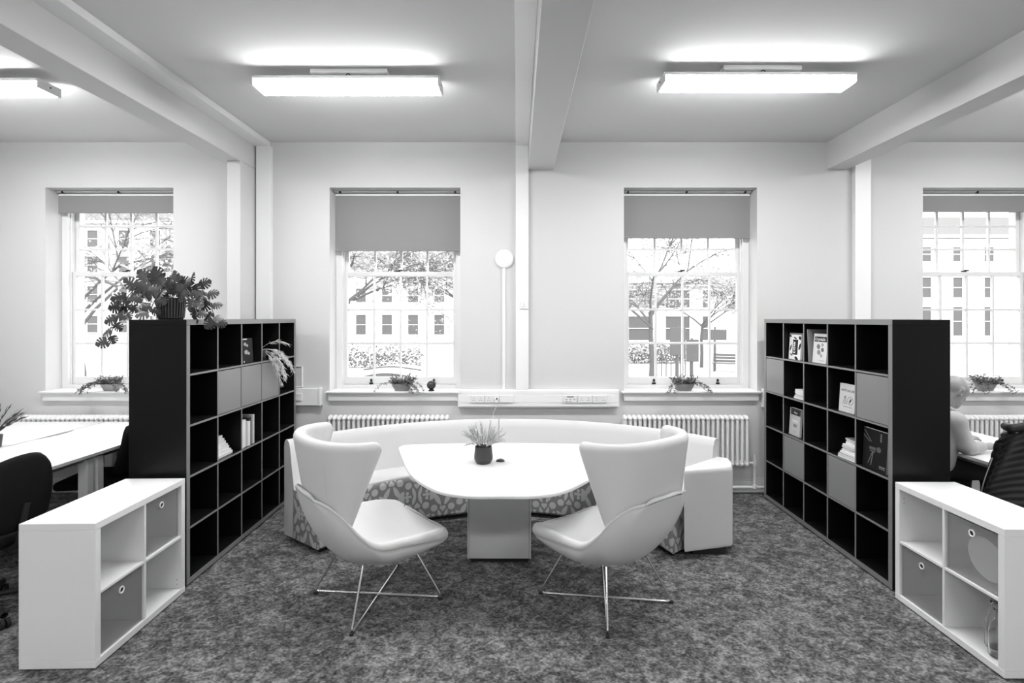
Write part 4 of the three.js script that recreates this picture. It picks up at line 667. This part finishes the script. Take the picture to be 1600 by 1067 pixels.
{
  const B0 = [3.455, 0, -4.42], t = thing('person', 'seated person in a pale shirt leaning over the desk on the right', 'person', B0);
  // local: +x forward, +z towards the camera
  const hip = [-0.02, 0.60, 0], chest = [0.06, 0.88, 0], neck = [0.155, 1.055, 0], hc = [0.245, 1.215, 0];
  const Hb = (a, ra, b, rb2) => [...a, ra, ...b, rb2], rot = (x, y, z) => { const q = -0.42; return [hc[0] + x * Math.cos(q) - y * Math.sin(q), hc[1] + x * Math.sin(q) + y * Math.cos(q), z]; };
  const head = [Hb(rot(-0.02, 0.045, 0), 0.086, rot(0.012, 0.03, 0), 0.084), Hb(rot(0.02, -0.02, 0), 0.07, rot(0.045, -0.085, 0), 0.038), Hb(rot(0.075, 0.025, 0.03), 0.018, rot(0.075, 0.025, -0.03), 0.018), Hb(rot(0.088, 0.01, 0), 0.009, rot(0.107, -0.03, 0), 0.014), Hb(rot(0.07, -0.065, 0.014), 0.012, rot(0.07, -0.065, -0.014), 0.012), Hb(rot(0.068, -0.085, 0.012), 0.011, rot(0.068, -0.085, -0.012), 0.011), Hb(rot(0.06, -0.11, 0.01), 0.018, rot(0.06, -0.11, -0.01), 0.018),
    Hb(rot(-0.012, 0.02, 0.080), 0.014, rot(-0.008, -0.02, 0.078), 0.010), Hb(rot(-0.012, 0.02, -0.080), 0.014, rot(-0.008, -0.02, -0.078), 0.010), Hb(neck, 0.06, rot(-0.03, -0.06, 0), 0.056)];
  const arms = [], hands = [];
  const fingers = (w, dir, s) => { const d = V(...dir).normalize(), side = V(0, 0, s), W = V(...w), P = W.clone().addScaledVector(d, 0.075); hands.push([...W.toArray(), 0.026, ...P.toArray(), 0.030]);
    [-0.03, -0.01, 0.01, 0.03].forEach((o, i) => { const a = P.clone().addScaledVector(side, o), L = [0.065, 0.078, 0.072, 0.055][i], m = a.clone().addScaledVector(d, L * 0.55).add(V(0, 0.006, 0)), e = m.clone().addScaledVector(d, L * 0.45).add(V(0, -0.022, 0)); hands.push([...a.toArray(), 0.0095, ...m.toArray(), 0.009], [...m.toArray(), 0.009, ...e.toArray(), 0.0075]); });
    const a = W.clone().addScaledVector(d, 0.03).addScaledVector(side, -0.026 ), e = a.clone().addScaledVector(d, 0.045).addScaledVector(side, -0.03); hands.push([...a.toArray(), 0.0115, ...e.toArray(), 0.009]); };
  const nearA = [[0.10, 1.0, 0.185], [0.16, 0.80, 0.235], [0.34, 0.79, 0.17]], farA = [[0.12, 1.0, -0.185], [0.2, 0.80, -0.24], [0.42, 0.795, -0.14]];
  for (const A of [nearA, farA]) arms.push([...A[0], 0.062, ...A[1], 0.048], [...A[1], 0.045, ...A[2], 0.029]);
  fingers(nearA[2], [1, -0.02, -0.15], 1); fingers(farA[2], [1, -0.04, 0.1], -1);
  const torso = [[...hip, 0.15, ...chest, 0.155], [0.03, 0.62, 0.08, 0.12, 0.09, 0.93, 0.09, 0.12], [0.03, 0.62, -0.08, 0.12, 0.09, 0.93, -0.09, 0.12], [...chest, 0.12, ...neck, 0.065], [0.10, 1.0, 0.185, 0.068, 0.11, 1.01, -0.185, 0.068]];
  const legs = [[0.0, 0.58, 0.1, 0.092, 0.44, 0.57, 0.12, 0.066], [0.44, 0.56, 0.12, 0.062, 0.42, 0.12, 0.13, 0.045], [0.0, 0.58, -0.1, 0.092, 0.44, 0.57, -0.12, 0.066], [0.44, 0.56, -0.12, 0.062, 0.42, 0.12, -0.13, 0.045]];
  const inset = (bs, q) => bs.map((b) => { b = [...b]; b[3] -= q; b[7] -= q; return b; });
  part('body', [sdfMesh([...inset(torso, 0.02), ...inset(arms, 0.012), ...inset(legs, 0.016)], [0.18, 0.62, 0], 0.64, 84, 0.05), sdfMesh(head, [0.24, 1.2, 0], 0.22, 100, 0.028), sdfMesh([...hands.slice(0, 10), [...nearA[1], 0.02, ...nearA[2], 0.027]], [0.42, 0.79, 0.15], 0.15, 92, 0.012), sdfMesh([...hands.slice(10), [...farA[1], 0.02, ...farA[2], 0.027]], [0.50, 0.79, -0.13], 0.15, 92, 0.012)], M.skin, t);
  const cut = (A, q) => [A[1][0] + (A[2][0] - A[1][0]) * q, A[1][1] + (A[2][1] - A[1][1]) * q, A[1][2] + (A[2][2] - A[1][2]) * q];
  part('shirt', sdfMesh([...torso, ...[nearA, farA].flatMap((A) => [[...A[0], 0.07, ...A[1], 0.056], [...A[1], 0.054, ...cut(A, 0.78), 0.043]])], [0.14, 0.80, 0], 0.40, 92, 0.04), M.shirt, t);
  part('trousers', sdfMesh([...legs, [-0.03, 0.60, 0.07, 0.13, -0.03, 0.60, -0.07, 0.13]], [0.18, 0.42, 0], 0.44, 76, 0.05), M.trousers, t);
  for (const s of [1, -1]) { part('shoe', [rb(0.26, 0.08, 0.095, 0.035, 0.47, 0.04, 0.125 * s, 3), rb(0.12, 0.10, 0.085, 0.03, 0.41, 0.075, 0.125 * s, 3)], M.black, t); part('eye', new THREE.SphereGeometry(0.010, 12, 10).translate(...rot(0.080, 0.006, 0.034 * s)), M.black, t); part('eyebrow', tube([rot(0.092, 0.03, 0.014 * s), rot(0.092, 0.034, 0.03 * s), rot(0.078, 0.03, 0.05 * s)], 0.004, 10, 6), M.stem, t);
    part('ear', [new THREE.TorusGeometry(0.021, 0.0065, 8, 24).scale(0.72, 1.2, 1).rotateZ(-0.42).rotateY(0.35 * s).translate(...rot(-0.012, 0.0, 0.088 * s)), new THREE.SphereGeometry(0.014, 12, 8).scale(0.7, 1.2, 0.5).rotateZ(-0.42).translate(...rot(-0.006, -0.006, 0.083 * s))], M.skin, t); }
  part('shirt_collar', new THREE.TorusGeometry(0.075, 0.017, 10, 30).rotateX(Math.PI / 2).rotateZ(-0.5).translate(0.165, 1.075, 0), M.shirt, t);
  for (const A of [nearA, farA]) { const c = cut(A, 0.80); part('cuff', cyl(0.043, 0.043, 0.035, 0, 0, 0, 20).rotateZ(Math.PI / 2).rotateY(-Math.atan2(A[2][2] - A[1][2], A[2][0] - A[1][0])).translate(...c), M.shirt, t); }
}

// ---------------------------------------------------------------- outside
const GY = -1.0;
const OM = { ground: grey(0.36, 0.95), facade: grey(0.62, 0.9), facade2: grey(0.45, 0.9), roof: grey(0.22, 0.8), pane: grey(0.10, 0.6), frame: grey(0.8, 0.6), bark: grey(0.11, 0.9), leaf: grey(0.42, 0.8, { side: THREE.DoubleSide }), hedge: grey(0.22, 0.9, { side: THREE.DoubleSide }), metal: grey(0.09, 0.5), wood: grey(0.14, 0.8), car: grey(0.55, 0.25, { clearcoat: 0.6 }), kerb: grey(0.6, 0.9) };
struct(part('ground', bb(-120, 120, GY - 0.3, GY, -130, WZ - WT - 0.02), OM.ground, scene));
struct(part('kerb', bb(-120, 120, GY, GY + 0.12, -20.4, -20.1), OM.kerb, scene));
function building(name, x0, x1, z, h, label, rowsY, winW, winH, step, opt = {}) {
  const t = thing(name, label, 'building', [(x0 + x1) / 2, GY, z]), w = x1 - x0;
  part('facade', bx(w, h, 8, 0, h / 2, -4), opt.mat || OM.facade, t);
  part('cornice', [bx(w + 0.8, 0.35, 0.9, 0, h - 0.2, 0.1), bx(w + 0.4, 0.2, 0.5, 0, h - 0.55, 0.1)], OM.facade, t);
  if (opt.band) for (const y of opt.band) part('string_course', bx(w + 0.1, 0.25, 0.25, 0, y, 0.05), OM.facade, t);
  if (opt.roof) { const s = new THREE.Shape([[-w / 2 - 0.4, 0], [w / 2 + 0.4, 0], [w / 2 - 3, opt.roof], [-w / 2 + 3, opt.roof]].map((p) => new THREE.Vector2(...p))); part('roof', [new THREE.ExtrudeGeometry(s, { depth: 7.6, bevelEnabled: false }).translate(0, h, -7.8)], OM.roof, t); }
  rowsY.forEach((y, r) => { const n = Math.floor((w - 1.2) / step); for (let i = 0; i < n; i++) { const x = (i - (n - 1) / 2) * step, H = Array.isArray(winH) ? winH[r] : winH; const f = part('window', [bx(winW + 0.24, 0.12, 0.14, x, y - 0.06, 0.06), bx(winW + 0.3, 0.14, 0.16, x, y + H + 0.07, 0.06), bx(0.1, H, 0.1, x - winW / 2 - 0.05, y + H / 2, 0.04), bx(0.1, H, 0.1, x + winW / 2 + 0.05, y + H / 2, 0.04), bx(winW, 0.08, 0.08, x, y + H / 2, 0.05)], OM.frame, t); part('window_pane', bx(winW, H, 0.04, x, y + H / 2, 0.015), OM.pane, f); } });
  return t;
}
building('corner_building', 36, 70, -55, 11.6, 'white three-storey building with hipped roof seen through the rightmost window', [1.0, 5.0, 8.8], 1.0, [3.0, 2.1, 1.5], 3.3, { roof: 1.9, band: [4.3, 8.0] });
building('terrace_building', -62, -32, -60, 14, 'pale terrace seen through the branches in the leftmost window', [1.2, 4.6, 8, 11], 1.2, 1.9, 3.6, { roof: 3, mat: OM.facade2 });
building('terrace_building', -26, 0, -58, 8.2, 'pale terrace seen through the window behind the left wing chair', [1.0, 4.6], 1.1, [2.2, 1.5], 2.9, { roof: 2 });
building('shop_building', 5.5, 24, -48, 6.4, 'low pale shop building seen through the window behind the right wing chair', [0.8, 3.8], 2.2, [2.2, 1.6], 3.4, { mat: OM.facade2 });
function tree(x, z, h, spread, label, leaves, seed0, droop = 0) {
  const t = thing('tree', label, 'tree', [x, GY, z], 0, 'trees outside the windows'), w = new TB(), l = new TB(); seed = seed0;
  const grow = (p, d, L, r, n) => {
    let q = p; const k = 3; for (let i = 0; i < k; i++) { const e = q.clone().addScaledVector(d, L / k); w.rod(q, e, r * (1 - 0.3 * i / k), r * (1 - 0.3 * (i + 1) / k), n > 3 ? 7 : 4); q = e; d = d.clone().add(V(rr(-0.16, 0.16), rr(-0.12, 0.12) - droop * (5 - n) * 0.04, rr(-0.16, 0.16))).normalize(); if (n < 4) for (let m = 0; m < 2; m++) { const dd = d.clone().add(V(rr(-0.9, 0.9), rr(-0.5, 0.7), rr(-0.9, 0.9))).normalize(); if (n > 1) grow(q, dd, L * rr(0.45, 0.7), r * 0.42, n - 2); } }
    if (n <= 2) for (let m = 0; m < leaves; m++) l.leaf(q.clone().add(V(rr(-0.3, 0.3), rr(-0.3, 0.3), rr(-0.3, 0.3))), V(rr(-1, 1), rr(-1, 1), rr(-1, 1)), V(rr(-1, 1), 1, rr(-1, 1)), rr(0.08, 0.16), rr(0.06, 0.1));
    if (n > 0) { const c = n > 4 ? 5 : 3; for (let i = 0; i < c; i++) { const a = rr(0, 6.28), s = n > 4 ? 1.1 : rr(0.5, 1.0); grow(q.clone().addScaledVector(d, -L * rr(0, 0.25)), d.clone().add(V(Math.cos(a) * s * spread, rr(-0.3, 0.25), Math.sin(a) * s * spread)).normalize(), L * rr(0.62, 0.82), r * (n > 4 ? 0.42 : 0.56), n - 1); } }
  };
  grow(V(0, 0, 0), V(0.03, 1, 0), h * 0.28, h * 0.011, 5);
  part('branches', w.geo(), OM.bark, t); part('foliage', l.geo(), OM.leaf, t).userData.kind = 'stuff';
}
tree(-14.2, -17, 11, 1.0, 'bare drooping tree outside the leftmost window', 2, 41, 1.2);
tree(-9.7, -14.8, 10, 1.1, 'spreading tree outside, right of the leftmost window view', 2, 77, 1.0);
tree(-6.3, -17.5, 11, 1.0, 'tree with dark trunk at the left of the window behind the left wing chair', 3, 5, 0.6);
tree(-1.2, -22, 11, 1.0, 'tree reaching in from the right of the window behind the left wing chair', 2, 19, 0.5);
tree(5.4, -21, 11, 1.0, 'leafy tree at the left of the window behind the right wing chair', 4, 23, 0.5);
tree(10.6, -30, 9, 1.0, 'small leafy tree beyond the bench', 5, 61, 0.3);
{
  const t = thing('street_bench', 'dark slatted bench outside the window behind the right wing chair', 'bench', [11.2, GY, -27.5], R(-28));
  for (let i = 0; i < 3; i++) part('back_slat', rb(1.7, 0.12, 0.04, 0.01, 0, 0.55 + i * 0.16, -0.25 - i * 0.03, 1), OM.wood, t); for (let i = 0; i < 3; i++) part('seat_slat', rb(1.7, 0.04, 0.13, 0.01, 0, 0.45, -0.12 + i * 0.15, 1), OM.wood, t);
  for (const s of [-0.75, 0.75]) part('bench_leg', [bx(0.07, 0.45, 0.06, s, 0.225, 0.18), bx(0.07, 0.95, 0.06, s, 0.475, -0.27), bx(0.07, 0.06, 0.5, s, 0.65, -0.03)], OM.metal, t);
}
{
  const t = thing('parked_car', 'pale parked car whose roof shows above the sill of the second window', 'car', [-3.3, GY, -14.2]);
  const s = new THREE.Shape(); s.moveTo(-2.1, 0.3); s.lineTo(-2.15, 0.75); s.quadraticCurveTo(-2.1, 0.92, -1.6, 0.98); s.quadraticCurveTo(-0.9, 1.5, -0.1, 1.52); s.quadraticCurveTo(0.9, 1.52, 1.5, 1.02); s.quadraticCurveTo(2.15, 0.98, 2.2, 0.6); s.lineTo(2.15, 0.3); s.closePath();
  part('car_body', [new THREE.ExtrudeGeometry(s, { depth: 1.5, bevelEnabled: true, bevelSize: 0.1, bevelThickness: 0.1, bevelSegments: 4, bevelOffset: -0.1 }).translate(0, 0, -0.75)], OM.car, t);
  const gl = new THREE.Shape(); gl.moveTo(-1.3, 1.02); gl.quadraticCurveTo(-0.8, 1.4, -0.1, 1.43); gl.quadraticCurveTo(0.7, 1.42, 1.15, 1.05); gl.closePath(); part('side_window', [new THREE.ExtrudeGeometry(gl, { depth: 1.74, bevelEnabled: false }).translate(0, 0, -0.87)], OM.pane, t);
  for (const x of [-1.35, 1.4]) for (const z of [-0.78, 0.78]) part('wheel', cyl(0.32, 0.32, 0.2, 0, 0, 0, 28).rotateX(Math.PI / 2).translate(x, 0.32, z), M.rubber, t);
  part('roof_rail', [tube([[-0.7, 1.49, 0.6], [0, 1.57, 0.6], [0.8, 1.48, 0.6]], 0.02, 20, 6)], OM.metal, t);
}
function post(x, z, h, label) { const t = thing('street_post', label, 'post', [x, GY, z]); part('pole', cyl(0.05, 0.06, h, 0, h / 2, 0, 12), OM.metal, t); part('sign_panel', rb(0.5, 0.9, 0.06, 0.01, 0, h - 0.5, 0.08, 1), OM.metal, t); }
post(5.15, -16.8, 2.6, 'dark street post with a panel, left in the window behind the right wing chair'); post(7.2, -21.5, 2.0, 'shorter street post with a panel beside the leafy tree outside');
{ const t = thing('hoarding', 'white board on posts outside, above the bench', 'board', [16.0, GY, -38]); part('board_panel', rb(4.2, 2.4, 0.08, 0.01, 0, 3.2, 0, 1), OM.facade, t); for (const s of [-1.6, 1.6]) part('board_post', bx(0.12, 2.2, 0.12, s, 1.1, 0), OM.metal, t); part('board_notice', [bx(1.3, 1.0, 0.02, 0.9, 3.1, 0.05)], OM.roof, t); }
function hedge(x, z, w, label) { const t = thing('hedge', label, 'hedge', [x, GY, z], 0, 'low hedges outside'), b = new TB(); for (let i = 0; i < 1500; i++) b.leaf(V(rr(-w / 2, w / 2), rr(0.05, 1.0 + 0.3 * Math.sin(i)), rr(-0.5, 0.5)), V(rr(-1, 1), rr(-1, 1), rr(-1, 1)), V(rr(-1, 1), 1, rr(-1, 1)), rr(0.12, 0.22), rr(0.1, 0.16)); part('foliage', b.geo(), OM.hedge, t).userData.kind = 'stuff'; }
hedge(-9.5, -30, 8, 'low hedge across the street, behind the parked car'); hedge(7.6, -33, 6, 'low hedge across the street, behind the bench');
{ const t = thing('railing', 'dark street railing outside the window behind the right wing chair', 'railing', [6.2, GY, -24]); for (let i = 0; i < 9; i++) { const b = part('bar', cyl(0.02, 0.02, 1.1, i * 0.22, 0.55, 0, 8), OM.metal, t); part('finial', new THREE.SphereGeometry(0.035, 10, 8).translate(i * 0.22, 1.12, 0), OM.metal, b); } part('rail', bx(1.9, 0.04, 0.04, 0.88, 0.9, 0), OM.metal, t); }

renderer.render(scene, camera);
